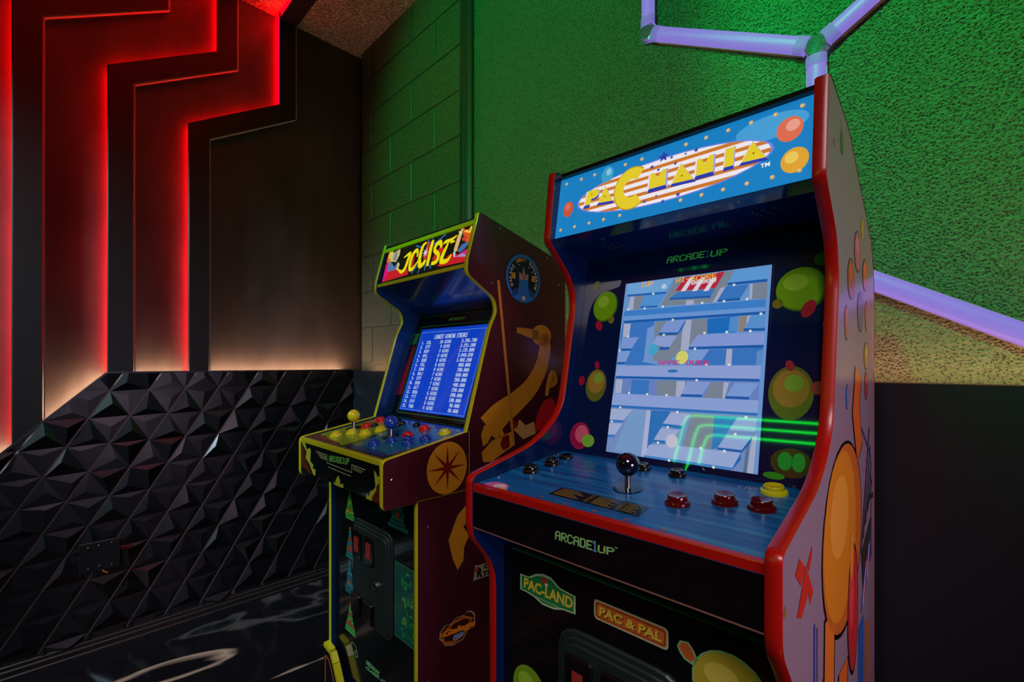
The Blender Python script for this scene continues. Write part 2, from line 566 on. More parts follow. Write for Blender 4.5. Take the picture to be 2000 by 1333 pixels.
# ---------------------------------------------------------------- printed artwork, in metres on each surface
ART = {
 'pac_marquee': [
  ('p',(22,128,196),0,[(0,0),(0.46,0),(0.46,0.1309),(0,0.1309)]),
  ('e',(70,160,215),1,(0.4,0.098),0.05,0.02,0),
  ('e',(120,130,225),1,(0.2275,0.063),0.179,0.042,0),
  ('e',(240,235,240),2,(0.2275,0.063),0.175,0.04,0),
  ('p',(205,120,45),3,[(0.3197,0.029),(0.3252,0.0298),(0.3303,0.0306),(0.335,0.0314),(0.3394,0.0323),(0.3436,0.0331),(0.3475,0.0339),(0.3511,0.0347),(0.3546,0.0355),(0.1004,0.0355),(0.1039,0.0347),(0.1075,0.0339),(0.1114,0.0331),(0.1156,0.0323),(0.12,0.0314),(0.1247,0.0306),(0.1298,0.0298),(0.1353,0.029)]),
  ('p',(205,120,45),3,[(0.3803,0.0435),(0.3822,0.0443),(0.3841,0.0451),(0.3858,0.0459),(0.3874,0.0467),(0.3889,0.0476),(0.3904,0.0484),(0.3917,0.0492),(0.393,0.05),(0.062,0.05),(0.0633,0.0492),(0.0646,0.0484),(0.0661,0.0476),(0.0676,0.0467),(0.0692,0.0459),(0.0709,0.0451),(0.0728,0.0443),(0.0747,0.0435)]),
  ('p',(205,120,45),3,[(0.4011,0.058),(0.4015,0.0588),(0.4019,0.0596),(0.4021,0.0604),(0.4023,0.0612),(0.4025,0.0621),(0.4025,0.0629),(0.4025,0.0637),(0.4024,0.0645),(0.0526,0.0645),(0.0525,0.0637),(0.0525,0.0629),(0.0525,0.0621),(0.0527,0.0612),(0.0529,0.0604),(0.0531,0.0596),(0.0535,0.0588),(0.0539,0.058)]),
  ('p',(205,120,45),3,[(0.3975,0.0725),(0.3966,0.0733),(0.3956,0.0741),(0.3945,0.0749),(0.3934,0.0758),(0.3921,0.0766),(0.3908,0.0774),(0.3894,0.0782),(0.3879,0.079),(0.0671,0.079),(0.0656,0.0782),(0.0642,0.0774),(0.0629,0.0766),(0.0616,0.0758),(0.0605,0.0749),(0.0594,0.0741),(0.0584,0.0733),(0.0575,0.0725)]),
  ('p',(205,120,45),3,[(0.3675,0.087),(0.3648,0.0878),(0.3619,0.0886),(0.3588,0.0894),(0.3556,0.0903),(0.3522,0.0911),(0.3486,0.0919),(0.3448,0.0927),(0.3407,0.0935),(0.1143,0.0935),(0.1102,0.0927),(0.1064,0.0919),(0.1028,0.0911),(0.0994,0.0903),(0.0962,0.0894),(0.0931,0.0886),(0.0902,0.0878),(0.0875,0.087)]),
  ('p',(225,225,250),4,[(0.068,0.055),(0.073,0.084),(0.0702,0.0841),(0.0641,0.0488)]),
  ('p',(225,225,250),4,[(0.073,0.084),(0.094,0.084),(0.0958,0.0841),(0.0702,0.0841)]),
  ('p',(150,160,230),4,[(0.094,0.084),(0.099,0.078),(0.1019,0.0768),(0.0958,0.0841)]),
  ('p',(150,160,230),4,[(0.099,0.078),(0.098,0.07),(0.1007,0.0671),(0.1019,0.0768)]),
  ('p',(40,60,170),4,[(0.098,0.07),(0.091,0.066),(0.0921,0.0622),(0.1007,0.0671)]),
  ('p',(40,60,170),4,[(0.091,0.066),(0.083,0.066),(0.0824,0.0622),(0.0921,0.0622)]),
  ('p',(225,225,250),4,[(0.083,0.066),(0.081,0.055),(0.0799,0.0488),(0.0824,0.0622)]),
  ('p',(40,60,170),4,[(0.081,0.055),(0.068,0.055),(0.0641,0.0488),(0.0799,0.0488)]),
  ('p',(228,205,45),6,[(0.068,0.055),(0.073,0.084),(0.094,0.084),(0.099,0.078),(0.098,0.07),(0.091,0.066),(0.083,0.066),(0.081,0.055)]),
  ('p',(225,225,250),4,[(0.1,0.053),(0.113,0.084),(0.1126,0.0858),(0.0967,0.0479)]),
  ('p',(150,160,230),4,[(0.113,0.084),(0.132,0.05),(0.1357,0.0443),(0.1126,0.0858)]),
  ('p',(40,60,170),4,[(0.132,0.05),(0.1,0.053),(0.0967,0.0479),(0.1357,0.0443)]),
  ('p',(228,205,45),6,[(0.1,0.053),(0.113,0.084),(0.132,0.05)]),
  ('p',(225,225,250),4,[(0.206,0.052),(0.207,0.081),(0.2038,0.0801),(0.2026,0.0447)]),
  ('p',(225,225,250),4,[(0.207,0.081),(0.2137,0.081),(0.212,0.0801),(0.2038,0.0801)]),
  ('p',(225,225,250),4,[(0.2137,0.081),(0.2215,0.07),(0.2215,0.0667),(0.212,0.0801)]),
  ('p',(150,160,230),4,[(0.2215,0.07),(0.2292,0.082),(0.2309,0.0813),(0.2215,0.0667)]),
  ('p',(150,160,230),4,[(0.2292,0.082),(0.237,0.082),(0.2404,0.0813),(0.2309,0.0813)]),
  ('p',(150,160,230),4,[(0.237,0.082),(0.237,0.052),(0.2404,0.0447),(0.2404,0.0813)]),
  ('p',(40,60,170),4,[(0.237,0.052),(0.206,0.052),(0.2026,0.0447),(0.2404,0.0447)]),
  ('p',(228,205,45),6,[(0.206,0.052),(0.207,0.081),(0.2137,0.081),(0.2215,0.07),(0.2292,0.082),(0.237,0.082),(0.237,0.052)]),
  ('p',(225,225,250),4,[(0.29,0.052),(0.291,0.081),(0.2881,0.0801),(0.2869,0.0447)]),
  ('p',(225,225,250),4,[(0.291,0.081),(0.297,0.081),(0.2954,0.0801),(0.2881,0.0801)]),
  ('p',(225,225,250),4,[(0.297,0.081),(0.304,0.07),(0.304,0.0667),(0.2954,0.0801)]),
  ('p',(150,160,230),4,[(0.304,0.07),(0.311,0.082),(0.3125,0.0813),(0.304,0.0667)]),
  ('p',(150,160,230),4,[(0.311,0.082),(0.318,0.082),(0.321,0.0813),(0.3125,0.0813)]),
  ('p',(150,160,230),4,[(0.318,0.082),(0.318,0.052),(0.321,0.0447),(0.321,0.0813)]),
  ('p',(40,60,170),4,[(0.318,0.052),(0.29,0.052),(0.2869,0.0447),(0.321,0.0447)]),
  ('p',(228,205,45),6,[(0.29,0.052),(0.291,0.081),(0.297,0.081),(0.304,0.07),(0.311,0.082),(0.318,0.082),(0.318,0.052)]),
  ('p',(225,225,250),4,[(0.249,0.05),(0.263,0.083),(0.2623,0.085),(0.2452,0.0447)]),
  ('p',(150,160,230),4,[(0.263,0.083),(0.287,0.048),(0.2915,0.0423),(0.2623,0.085)]),
  ('p',(40,60,170),4,[(0.287,0.048),(0.249,0.05),(0.2452,0.0447),(0.2915,0.0423)]),
  ('p',(228,205,45),6,[(0.249,0.05),(0.263,0.083),(0.287,0.048)]),
  ('p',(225,225,250),4,[(0.335,0.053),(0.336,0.084),(0.3346,0.0844),(0.3334,0.0466)]),
  ('p',(150,160,230),4,[(0.336,0.084),(0.35,0.084),(0.3516,0.0844),(0.3346,0.0844)]),
  ('p',(150,160,230),4,[(0.35,0.084),(0.349,0.053),(0.3504,0.0466),(0.3516,0.0844)]),
  ('p',(40,60,170),4,[(0.349,0.053),(0.335,0.053),(0.3334,0.0466),(0.3504,0.0466)]),
  ('p',(228,205,45),6,[(0.335,0.053),(0.336,0.084),(0.35,0.084),(0.349,0.053)]),
  ('p',(225,225,250),4,[(0.361,0.053),(0.376,0.083),(0.3756,0.0845),(0.3573,0.0479)]),
  ('p',(150,160,230),4,[(0.376,0.083),(0.396,0.051),(0.4,0.0455),(0.3756,0.0845)]),
  ('p',(40,60,170),4,[(0.396,0.051),(0.361,0.053),(0.3573,0.0479),(0.4,0.0455)]),
  ('p',(228,205,45),6,[(0.361,0.053),(0.376,0.083),(0.396,0.051)]),
  ('e',(120,100,20),7,(0.083,0.075),0.0016,0.0016,0),
  ('e',(120,100,20),7,(0.114,0.063),0.0016,0.0016,0),
  ('e',(120,100,20),7,(0.266,0.06),0.0016,0.0016,0),
  ('e',(120,100,20),7,(0.378,0.063),0.0016,0.0016,0),
  ('p',(228,205,45),8,[(0.1929,0.0953),(0.1882,0.0988),(0.183,0.1014),(0.1775,0.1031),(0.1719,0.1037),(0.1662,0.1034),(0.1607,0.102),(0.1554,0.0997),(0.1505,0.0965),(0.1461,0.0925),(0.1424,0.0877),(0.1394,0.0823),(0.1372,0.0765),(0.1358,0.0703),(0.1354,0.064),(0.1358,0.0577),(0.1372,0.0515),(0.1394,0.0457),(0.1424,0.0403),(0.1461,0.0355),(0.1505,0.0315),(0.1554,0.0283),(0.1607,0.026),(0.1662,0.0246),(0.1719,0.0243),(0.1775,0.0249),(0.183,0.0266),(0.1882,0.0292),(0.1929,0.0327),(0.1812,0.0502),(0.179,0.0487),(0.1766,0.0475),(0.174,0.0468),(0.1714,0.0465),(0.1688,0.0467),(0.1662,0.0473),(0.1638,0.0483),(0.1615,0.0497),(0.1595,0.0515),(0.1577,0.0536),(0.1564,0.0559),(0.1553,0.0585),(0.1547,0.0612),(0.1545,0.064),(0.1547,0.0668),(0.1553,0.0695),(0.1564,0.0721),(0.1577,0.0744),(0.1595,0.0765),(0.1615,0.0783),(0.1638,0.0797),(0.1662,0.0807),(0.1688,0.0813),(0.1714,0.0815),(0.174,0.0812),(0.1766,0.0805),(0.179,0.0793),(0.1812,0.0778)]),
  ('p',(190,150,30),7,[(0.194,0.0969),(0.1891,0.1006),(0.1836,0.1033),(0.1779,0.105),(0.1719,0.1057),(0.166,0.1054),(0.1602,0.1039),(0.1546,0.1015),(0.1495,0.0981),(0.1449,0.0939),(0.141,0.0889),(0.1378,0.0832),(0.1355,0.0771),(0.1341,0.0706),(0.1336,0.064),(0.1341,0.0574),(0.1355,0.0509),(0.1378,0.0448),(0.141,0.0391),(0.1449,0.0341),(0.1495,0.0299),(0.1546,0.0265),(0.1602,0.0241),(0.166,0.0226),(0.1719,0.0223),(0.1779,0.023),(0.1836,0.0247),(0.1891,0.0274),(0.194,0.0311),(0.1812,0.0502),(0.179,0.0487),(0.1766,0.0475),(0.174,0.0468),(0.1714,0.0465),(0.1688,0.0467),(0.1662,0.0473),(0.1638,0.0483),(0.1615,0.0497),(0.1595,0.0515),(0.1577,0.0536),(0.1564,0.0559),(0.1553,0.0585),(0.1547,0.0612),(0.1545,0.064),(0.1547,0.0668),(0.1553,0.0695),(0.1564,0.0721),(0.1577,0.0744),(0.1595,0.0765),(0.1615,0.0783),(0.1638,0.0797),(0.1662,0.0807),(0.1688,0.0813),(0.1714,0.0815),(0.174,0.0812),(0.1766,0.0805),(0.179,0.0793),(0.1812,0.0778)]),
  ('s',(45,60,170),9,(0.23,0.106),0.011,5,0.42,0),
  ('s',(45,60,170),9,(0.288,0.099),0.005,5,0.42,0),
  ('s',(45,60,170),9,(0.209,0.093),0.005,5,0.42,0),
  ('s',(45,60,170),9,(0.245,0.1),0.004,5,0.42,0),
  ('s',(45,60,170),9,(0.253,0.086),0.004,5,0.42,0),
  ('s',(45,60,170),9,(0.222,0.084),0.004,5,0.42,0),
  ('s',(45,60,170),9,(0.27,0.098),0.003,5,0.42,0),
  ('s',(45,60,170),9,(0.2,0.03),0.004,5,0.42,0),
  ('s',(45,60,170),9,(0.235,0.022),0.004,5,0.42,0),
  ('s',(45,60,170),9,(0.262,0.027),0.005,5,0.42,0),
  ('s',(45,60,170),9,(0.222,0.035),0.003,5,0.42,0),
  ('e',(205,165,100),3,(0.016,0.116),0.0034,0.0034,0),
  ('e',(232,200,150),4,(0.0152,0.1168),0.0018,0.0018,0),
  ('e',(205,165,100),3,(0.053,0.116),0.0034,0.0034,0),
  ('e',(232,200,150),4,(0.0522,0.1168),0.0018,0.0018,0),
  ('e',(205,165,100),3,(0.085,0.116),0.0034,0.0034,0),
  ('e',(232,200,150),4,(0.0842,0.1168),0.0018,0.0018,0),
  ('e',(205,165,100),3,(0.153,0.116),0.0034,0.0034,0),
  ('e',(232,200,150),4,(0.1522,0.1168),0.0018,0.0018,0),
  ('e',(205,165,100),3,(0.187,0.116),0.0034,0.0034,0),
  ('e',(232,200,150),4,(0.1862,0.1168),0.0018,0.0018,0),
  ('e',(205,165,100),3,(0.269,0.116),0.0034,0.0034,0),
  ('e',(232,200,150),4,(0.2682,0.1168),0.0018,0.0018,0),
  ('e',(205,165,100),3,(0.303,0.116),0.0034,0.0034,0),
  ('e',(232,200,150),4,(0.3022,0.1168),0.0018,0.0018,0),
  ('e',(205,165,100),3,(0.338,0.116),0.0034,0.0034,0),
  ('e',(232,200,150),4,(0.3372,0.1168),0.0018,0.0018,0),
  ('e',(205,165,100),3,(0.372,0.116),0.0034,0.0034,0),
  ('e',(232,200,150),4,(0.3712,0.1168),0.0018,0.0018,0),
  ('e',(205,165,100),3,(0.406,0.116),0.0034,0.0034,0),
  ('e',(232,200,150),4,(0.4052,0.1168),0.0018,0.0018,0),
  ('e',(205,165,100),3,(0.441,0.116),0.0034,0.0034,0),
  ('e',(232,200,150),4,(0.4402,0.1168),0.0018,0.0018,0),
  ('e',(205,165,100),3,(0.013,0.016),0.0034,0.0034,0),
  ('e',(232,200,150),4,(0.0122,0.0168),0.0018,0.0018,0),
  ('e',(205,165,100),3,(0.048,0.016),0.0034,0.0034,0),
  ('e',(232,200,150),4,(0.0472,0.0168),0.0018,0.0018,0),
  ('e',(205,165,100),3,(0.083,0.016),0.0034,0.0034,0),
  ('e',(232,200,150),4,(0.0822,0.0168),0.0018,0.0018,0),
  ('e',(205,165,100),3,(0.116,0.016),0.0034,0.0034,0),
  ('e',(232,200,150),4,(0.1152,0.0168),0.0018,0.0018,0),
  ('e',(205,165,100),3,(0.151,0.016),0.0034,0.0034,0),
  ('e',(232,200,150),4,(0.1502,0.0168),0.0018,0.0018,0),
  ('e',(205,165,100),3,(0.267,0.016),0.0034,0.0034,0),
  ('e',(232,200,150),4,(0.2662,0.0168),0.0018,0.0018,0),
  ('e',(205,165,100),3,(0.302,0.016),0.0034,0.0034,0),
  ('e',(232,200,150),4,(0.3012,0.0168),0.0018,0.0018,0),
  ('e',(205,165,100),3,(0.336,0.016),0.0034,0.0034,0),
  ('e',(232,200,150),4,(0.3352,0.0168),0.0018,0.0018,0),
  ('e',(205,165,100),3,(0.371,0.016),0.0034,0.0034,0),
  ('e',(232,200,150),4,(0.3702,0.0168),0.0018,0.0018,0),
  ('e',(205,165,100),3,(0.406,0.016),0.0034,0.0034,0),
  ('e',(232,200,150),4,(0.4052,0.0168),0.0018,0.0018,0),
  ('e',(205,165,100),3,(0.441,0.016),0.0034,0.0034,0),
  ('e',(232,200,150),4,(0.4402,0.0168),0.0018,0.0018,0),
  ('e',(200,85,60),3,(0.027,0.058),0.0125,0.017,0),
  ('e',(215,110,90),4,(0.0255,0.063),0.007,0.008,0),
  ('e',(60,160,205),3,(0.115,0.107),0.0135,0.017,0),
  ('e',(130,200,225),4,(0.118,0.112),0.006,0.007,0),
  ('e',(222,110,80),3,(0.426,0.085),0.0175,0.0195,0),
  ('e',(235,160,140),4,(0.43,0.09),0.009,0.009,0),
  ('e',(225,165,50),3,(0.434,0.034),0.018,0.0195,0),
  ('e',(238,200,90),4,(0.43,0.039),0.009,0.009,0),
  ('t',(240,235,240),5,'TM',(0.389,0.035),(0.402,0.035),(0.389,0.042),0.03),
 ],
 'pac_screen_picture': [
  ('p',(112,160,222),0,[(0.103,0.012),(0.378,0.012),(0.378,0.359),(0.103,0.359)]),
  ('p',(60,130,210),1,[(0.1766,0.3008),(0.2038,0.3475),(0.2116,0.3571),(0.195,0.3309)]),
  ('p',(128,142,160),1,[(0.1854,0.3035),(0.2116,0.3571),(0.3182,0.3574),(0.3055,0.3299),(0.2836,0.3013)]),
  ('p',(128,142,160),1,[(0.1195,0.302),(0.122,0.3296),(0.1491,0.3305),(0.1392,0.3003)]),
  ('p',(178,186,215),2,[(0.1136,0.3016),(0.1181,0.3291),(0.126,0.3292),(0.1266,0.3005)]),
  ('p',(118,176,232),2,[(0.1094,0.3347),(0.1075,0.3577),(0.2064,0.3569),(0.1949,0.3318)]),
  ('p',(35,105,190),3,[(0.1099,0.3305),(0.1094,0.3347),(0.1948,0.3321),(0.1944,0.3277)]),
  ('p',(85,155,225),2,[(0.1414,0.3065),(0.1491,0.3305),(0.1915,0.3304),(0.1798,0.3049)]),
  ('p',(35,105,190),3,[(0.1418,0.3029),(0.1414,0.3065),(0.1798,0.3053),(0.1793,0.3014)]),
  ('p',(195,40,70),3,[(0.2125,0.3307),(0.2288,0.3566),(0.3019,0.3573),(0.2876,0.328)]),
  ('p',(235,225,235),4,[(0.2229,0.3291),(0.2389,0.3552),(0.2472,0.3549),(0.2331,0.3292)]),
  ('p',(235,225,235),4,[(0.2449,0.3267),(0.2604,0.3523),(0.2684,0.352),(0.2546,0.3268)]),
  ('p',(235,225,235),4,[(0.2661,0.3243),(0.2812,0.3495),(0.2889,0.3493),(0.2755,0.3244)]),
  ('p',(60,125,205),3,[(0.2026,0.3174),(0.2179,0.3283),(0.2876,0.3271),(0.281,0.3147)]),
  ('p',(28,95,180),4,[(0.2029,0.3142),(0.2026,0.3174),(0.281,0.3147),(0.2805,0.3106)]),
  ('p',(178,186,215),3,[(0.2358,0.3007),(0.2357,0.3096),(0.2505,0.3095),(0.2506,0.3002)]),
  ('p',(100,165,230),3,[(0.3081,0.3353),(0.3197,0.3572),(0.3739,0.357),(0.3726,0.3341)]),
  ('p',(28,95,180),4,[(0.3084,0.3304),(0.3081,0.3353),(0.3726,0.3344),(0.3722,0.3295)]),
  ('p',(60,125,205),3,[(0.294,0.3052),(0.3056,0.3291),(0.3444,0.3283),(0.332,0.3054)]),
  ('p',(28,95,180),4,[(0.2935,0.3017),(0.2939,0.3055),(0.332,0.3054),(0.3309,0.3008)]),
  ('p',(178,186,215),4,[(0.3458,0.329),(0.3499,0.3289),(0.3504,0.3012),(0.3462,0.3016)]),
  ('p',(128,142,160),2,[(0.3485,0.3291),(0.3729,0.3294),(0.3734,0.2989),(0.3504,0.3012)]),
  ('p',(178,186,215),2,[(0.2852,0.3012),(0.2967,0.3277),(0.3056,0.3283),(0.2912,0.3022)]),
  ('p',(62,135,215),5,[(0.1068,0.2993),(0.372,0.299),(0.3733,0.2778),(0.1074,0.2788)]),
  ('p',(110,160,228),6,[(0.1077,0.2881),(0.3726,0.2853),(0.3731,0.2775),(0.1081,0.2784)]),
  ('p',(28,95,180),6,[(0.1075,0.2736),(0.1081,0.2787),(0.3731,0.2778),(0.3723,0.2726)]),
  ('p',(60,125,205),1,[(0.1072,0.2732),(0.1759,0.2743),(0.1776,0.2271),(0.1596,0.1927),(0.114,0.1892),(0.1047,0.2457)]),
  ('p',(178,186,215),2,[(0.11,0.2436),(0.1093,0.2722),(0.1252,0.2718),(0.1248,0.244)]),
  ('p',(120,160,225),2,[(0.1624,0.1927),(0.163,0.2592),(0.1778,0.2654),(0.1814,0.1927)]),
  ('p',(128,142,160),2,[(0.1794,0.227),(0.178,0.2724),(0.2784,0.2716),(0.2796,0.2401),(0.247,0.2169),(0.2127,0.1942),(0.1813,0.1944)]),
  ('p',(132,160,225),3,[(0.1885,0.25),(0.2012,0.2718),(0.2377,0.2719),(0.2258,0.2482)]),
  ('p',(28,95,180),4,[(0.1882,0.2448),(0.1885,0.25),(0.2258,0.2487),(0.2254,0.2441)]),
  ('p',(40,110,195),3,[(0.2263,0.244),(0.2258,0.2487),(0.2377,0.2719),(0.2401,0.2634)]),
  ('p',(150,170,228),3,[(0.1776,0.2271),(0.1831,0.2425),(0.2247,0.2424),(0.2118,0.2193)]),
  ('p',(28,95,180),4,[(0.1931,0.2155),(0.1926,0.2207),(0.2125,0.221),(0.2122,0.216)]),
  ('p',(178,186,215),3,[(0.2342,0.2139),(0.2341,0.257),(0.2393,0.2718),(0.2497,0.2711),(0.2497,0.2136)]),
  ('p',(30,115,200),2,[(0.2784,0.2716),(0.3301,0.2727),(0.3307,0.244),(0.2801,0.2433)]),
  ('p',(85,150,220),3,[(0.3163,0.2455),(0.3173,0.2713),(0.3301,0.2719),(0.3306,0.2448)]),
  ('p',(150,140,135),3,[(0.3321,0.2447),(0.3315,0.2718),(0.3441,0.2724),(0.3446,0.2441)]),
  ('p',(178,186,215),3,[(0.3442,0.2495),(0.3454,0.2723),(0.3496,0.2723),(0.3475,0.2615)]),
  ('p',(95,155,225),4,[(0.3415,0.2496),(0.3523,0.2715),(0.3734,0.2718),(0.3738,0.2486)]),
  ('p',(28,95,180),5,[(0.3404,0.2451),(0.3415,0.2499),(0.3737,0.2491),(0.374,0.2442)]),
  ('p',(140,165,230),4,[(0.2491,0.2201),(0.2638,0.2424),(0.3743,0.2405),(0.3735,0.2206)]),
  ('p',(28,95,180),5,[(0.2496,0.2152),(0.2491,0.2201),(0.3735,0.2206),(0.3732,0.2155)]),
  ('p',(130,160,225),3,[(0.108,0.22),(0.1091,0.2428),(0.1462,0.2426),(0.1337,0.2194)]),
  ('p',(28,95,180),4,[(0.1076,0.216),(0.108,0.22),(0.1336,0.2198),(0.1332,0.2159)]),
  ('p',(130,165,225),3,[(0.1037,0.1919),(0.1067,0.2146),(0.1323,0.215),(0.1235,0.1919)]),
  ('p',(28,95,180),4,[(0.1043,0.1874),(0.1037,0.1919),(0.1235,0.1923),(0.1231,0.1875)]),
  ('p',(60,125,205),2,[(0.1243,0.1857),(0.1322,0.2159),(0.1561,0.2383),(0.1596,0.1927),(0.1963,0.1859)]),
  ('p',(130,165,228),3,[(0.2523,0.1941),(0.2521,0.2135),(0.2863,0.2144),(0.2743,0.194)]),
  ('p',(60,125,205),2,[(0.2531,0.1861),(0.2743,0.194),(0.2863,0.2144),(0.3732,0.2155),(0.373,0.1864)]),
  ('p',(178,186,215),3,[(0.3158,0.1862),(0.3158,0.2146),(0.3251,0.2148),(0.3258,0.1863)]),
  ('p',(100,150,215),3,[(0.3639,0.1864),(0.3644,0.2098),(0.3734,0.2126),(0.373,0.1864)]),
  ('p',(150,172,230),5,[(0.105,0.1641),(0.1054,0.1846),(0.3714,0.1856),(0.3715,0.1632)]),
  ('p',(28,95,180),6,[(0.1053,0.1586),(0.1051,0.1632),(0.3714,0.1636),(0.371,0.1591)]),
  ('p',(110,140,205),5,[(0.1046,0.1282),(0.1048,0.1576),(0.371,0.1591),(0.3716,0.1285)]),
  ('p',(60,125,205),6,[(0.1428,0.129),(0.1414,0.1567),(0.1786,0.1567),(0.1799,0.1298)]),
  ('p',(178,186,215),6,[(0.1066,0.1286),(0.107,0.1568),(0.1214,0.1566),(0.1219,0.1289)]),
  ('p',(128,142,160),6,[(0.1964,0.1289),(0.1943,0.1563),(0.2329,0.1565),(0.2332,0.1282)]),
  ('p',(178,186,215),6,[(0.2332,0.1282),(0.2329,0.1565),(0.2489,0.1564),(0.2482,0.1289)]),
  ('p',(140,165,225),7,[(0.2437,0.1328),(0.2523,0.1558),(0.2945,0.156),(0.2808,0.1337)]),
  ('p',(28,95,180),8,[(0.2425,0.1281),(0.2437,0.1328),(0.2808,0.1337),(0.2805,0.1289)]),
  ('p',(128,142,160),6,[(0.2837,0.1283),(0.2945,0.156),(0.3148,0.1563),(0.3155,0.1284)]),
  ('p',(178,186,215),7,[(0.3155,0.1284),(0.3155,0.1566),(0.3244,0.1566),(0.3192,0.1286)]),
  ('p',(130,165,228),7,[(0.3211,0.1325),(0.3338,0.1561),(0.3705,0.1564),(0.3571,0.1329)]),
  ('p',(28,95,180),8,[(0.3199,0.1286),(0.321,0.1333),(0.3575,0.1333),(0.3574,0.1289)]),
  ('p',(148,172,230),8,[(0.103,0.1043),(0.1037,0.1272),(0.3716,0.1285),(0.3716,0.108)]),
  ('p',(45,115,200),9,[(0.103,0.0998),(0.103,0.1047),(0.3716,0.108),(0.3712,0.1036)]),
  ('p',(120,150,205),5,[(0.103,0.0126),(0.103,0.0997),(0.3712,0.1036),(0.3712,0.012)]),
  ('p',(125,165,215),6,[(0.1196,0.0168),(0.1476,0.0983),(0.1797,0.0988),(0.1786,0.0144)]),
  ('p',(170,185,225),7,[(0.103,0.0753),(0.103,0.097),(0.1505,0.0985),(0.1338,0.0762)]),
  ('p',(60,125,205),8,[(0.103,0.0699),(0.103,0.0753),(0.1338,0.0762),(0.1334,0.0717)]),
  ('p',(170,185,225),7,[(0.103,0.0456),(0.103,0.068),(0.1326,0.0699),(0.1187,0.0465)]),
  ('p',(60,125,205),8,[(0.103,0.0403),(0.103,0.0456),(0.1187,0.0465),(0.1183,0.0415)]),
  ('p',(185,190,228),8,[(0.1788,0.0128),(0.1797,0.0988),(0.1885,0.0991),(0.1888,0.0125)]),
  ('p',(45,120,195),6,[(0.1878,0.0289),(0.1888,0.0995),(0.2275,0.1006),(0.1931,0.0295)]),
  ('p',(165,182,228),8,[(0.2144,0.0772),(0.2277,0.0989),(0.2642,0.0984),(0.2516,0.0766)]),
  ('p',(45,120,195),9,[(0.2131,0.073),(0.2144,0.0772),(0.2516,0.0766),(0.2506,0.0701)]),
  ('p',(165,182,228),8,[(0.2002,0.0461),(0.2118,0.0688),(0.2475,0.0682),(0.233,0.0474)]),
  ('p',(45,120,195),9,[(0.1999,0.0411),(0.2002,0.0461),(0.2219,0.0469),(0.2217,0.0412)]),
  ('p',(128,142,160),6,[(0.2551,0.0405),(0.2658,0.0985),(0.3045,0.0984),(0.3047,0.0421)]),
  ('p',(55,130,200),6,[(0.3047,0.0421),(0.3045,0.0984),(0.3408,0.099),(0.3133,0.0447)]),
  ('p',(155,178,230),8,[(0.3297,0.0764),(0.3429,0.0984),(0.3715,0.0993),(0.3702,0.0776)]),
  ('p',(155,178,230),8,[(0.3147,0.0463),(0.3275,0.068),(0.3666,0.0714),(0.3521,0.0467)]),
  ('p',(35,100,180),9,[(0.3142,0.0426),(0.3147,0.0463),(0.3521,0.0467),(0.3661,0.0699),(0.3653,0.0612),(0.3524,0.0424)]),
  ('p',(160,182,230),8,[(0.1839,0.0159),(0.1924,0.0361),(0.2336,0.041),(0.282,0.0407),(0.351,0.0422),(0.3398,0.0168)]),
  ('p',(70,140,210),9,[(0.1843,0.012),(0.1839,0.0159),(0.3398,0.0168),(0.3387,0.0123)]),
  ('p',(45,110,190),9,[(0.34,0.0132),(0.3405,0.0169),(0.351,0.0422),(0.3518,0.0308)]),
  ('p',(178,186,215),7,[(0.362,0.012),(0.3661,0.0699),(0.3731,0.0736),(0.3712,0.012)]),
  ('p',(95,120,150),8,[(0.3566,0.012),(0.3588,0.0576),(0.3627,0.0595),(0.3619,0.012)]),
  ('e',(232,240,232),12,(0.1675,0.3303),0.0024,0.0024,0),
  ('e',(232,240,232),12,(0.1525,0.3014),0.0024,0.0024,0),
  ('e',(232,240,232),12,(0.1906,0.3017),0.0024,0.0024,0),
  ('e',(232,240,232),12,(0.1155,0.3023),0.0024,0.0024,0),
  ('e',(232,240,232),12,(0.2664,0.3021),0.0024,0.0024,0),
  ('e',(232,240,232),12,(0.3047,0.3017),0.0024,0.0024,0),
  ('e',(232,240,232),12,(0.3427,0.3019),0.0024,0.0024,0),
  ('e',(232,240,232),12,(0.3195,0.3301),0.0024,0.0024,0),
  ('e',(232,240,232),12,(0.2136,0.2735),0.0024,0.0024,0),
  ('e',(232,240,232),12,(0.1988,0.2449),0.0024,0.0024,0),
  ('e',(232,240,232),12,(0.2756,0.2448),0.0024,0.0024,0),
  ('e',(232,240,232),12,(0.3138,0.2449),0.0024,0.0024,0),
  ('e',(232,240,232),12,(0.3517,0.2448),0.0024,0.0024,0),
  ('e',(232,240,232),12,(0.3663,0.2738),0.0024,0.0024,0),
  ('e',(232,240,232),12,(0.261,0.2161),0.0024,0.0024,0),
  ('e',(232,240,232),12,(0.284,0.1877),0.0024,0.0024,0),
  ('e',(232,240,232),12,(0.3222,0.187),0.0024,0.0024,0),
  ('e',(232,240,232),12,(0.1075,0.2164),0.0024,0.0024,0),
  ('e',(232,240,232),12,(0.1227,0.2449),0.0024,0.0024,0),
  ('e',(232,240,232),12,(0.2693,0.1586),0.0024,0.0024,0),
  ('e',(232,240,232),12,(0.1392,0.1301),0.0024,0.0024,0),
  ('e',(232,240,232),12,(0.1777,0.1294),0.0024,0.0024,0),
  ('e',(232,240,232),12,(0.2162,0.1295),0.0024,0.0024,0),
  ('e',(232,240,232),12,(0.1236,0.1006),0.0024,0.0024,0),
  ('e',(232,240,232),12,(0.2397,0.1001),0.0024,0.0024,0),
  ('e',(232,240,232),12,(0.3548,0.1001),0.0024,0.0024,0),
  ('e',(232,240,232),12,(0.1084,0.0717),0.0024,0.0024,0),
  ('e',(232,240,232),12,(0.2246,0.0711),0.0024,0.0024,0),
  ('e',(232,240,232),12,(0.3403,0.0708),0.0024,0.0024,0),
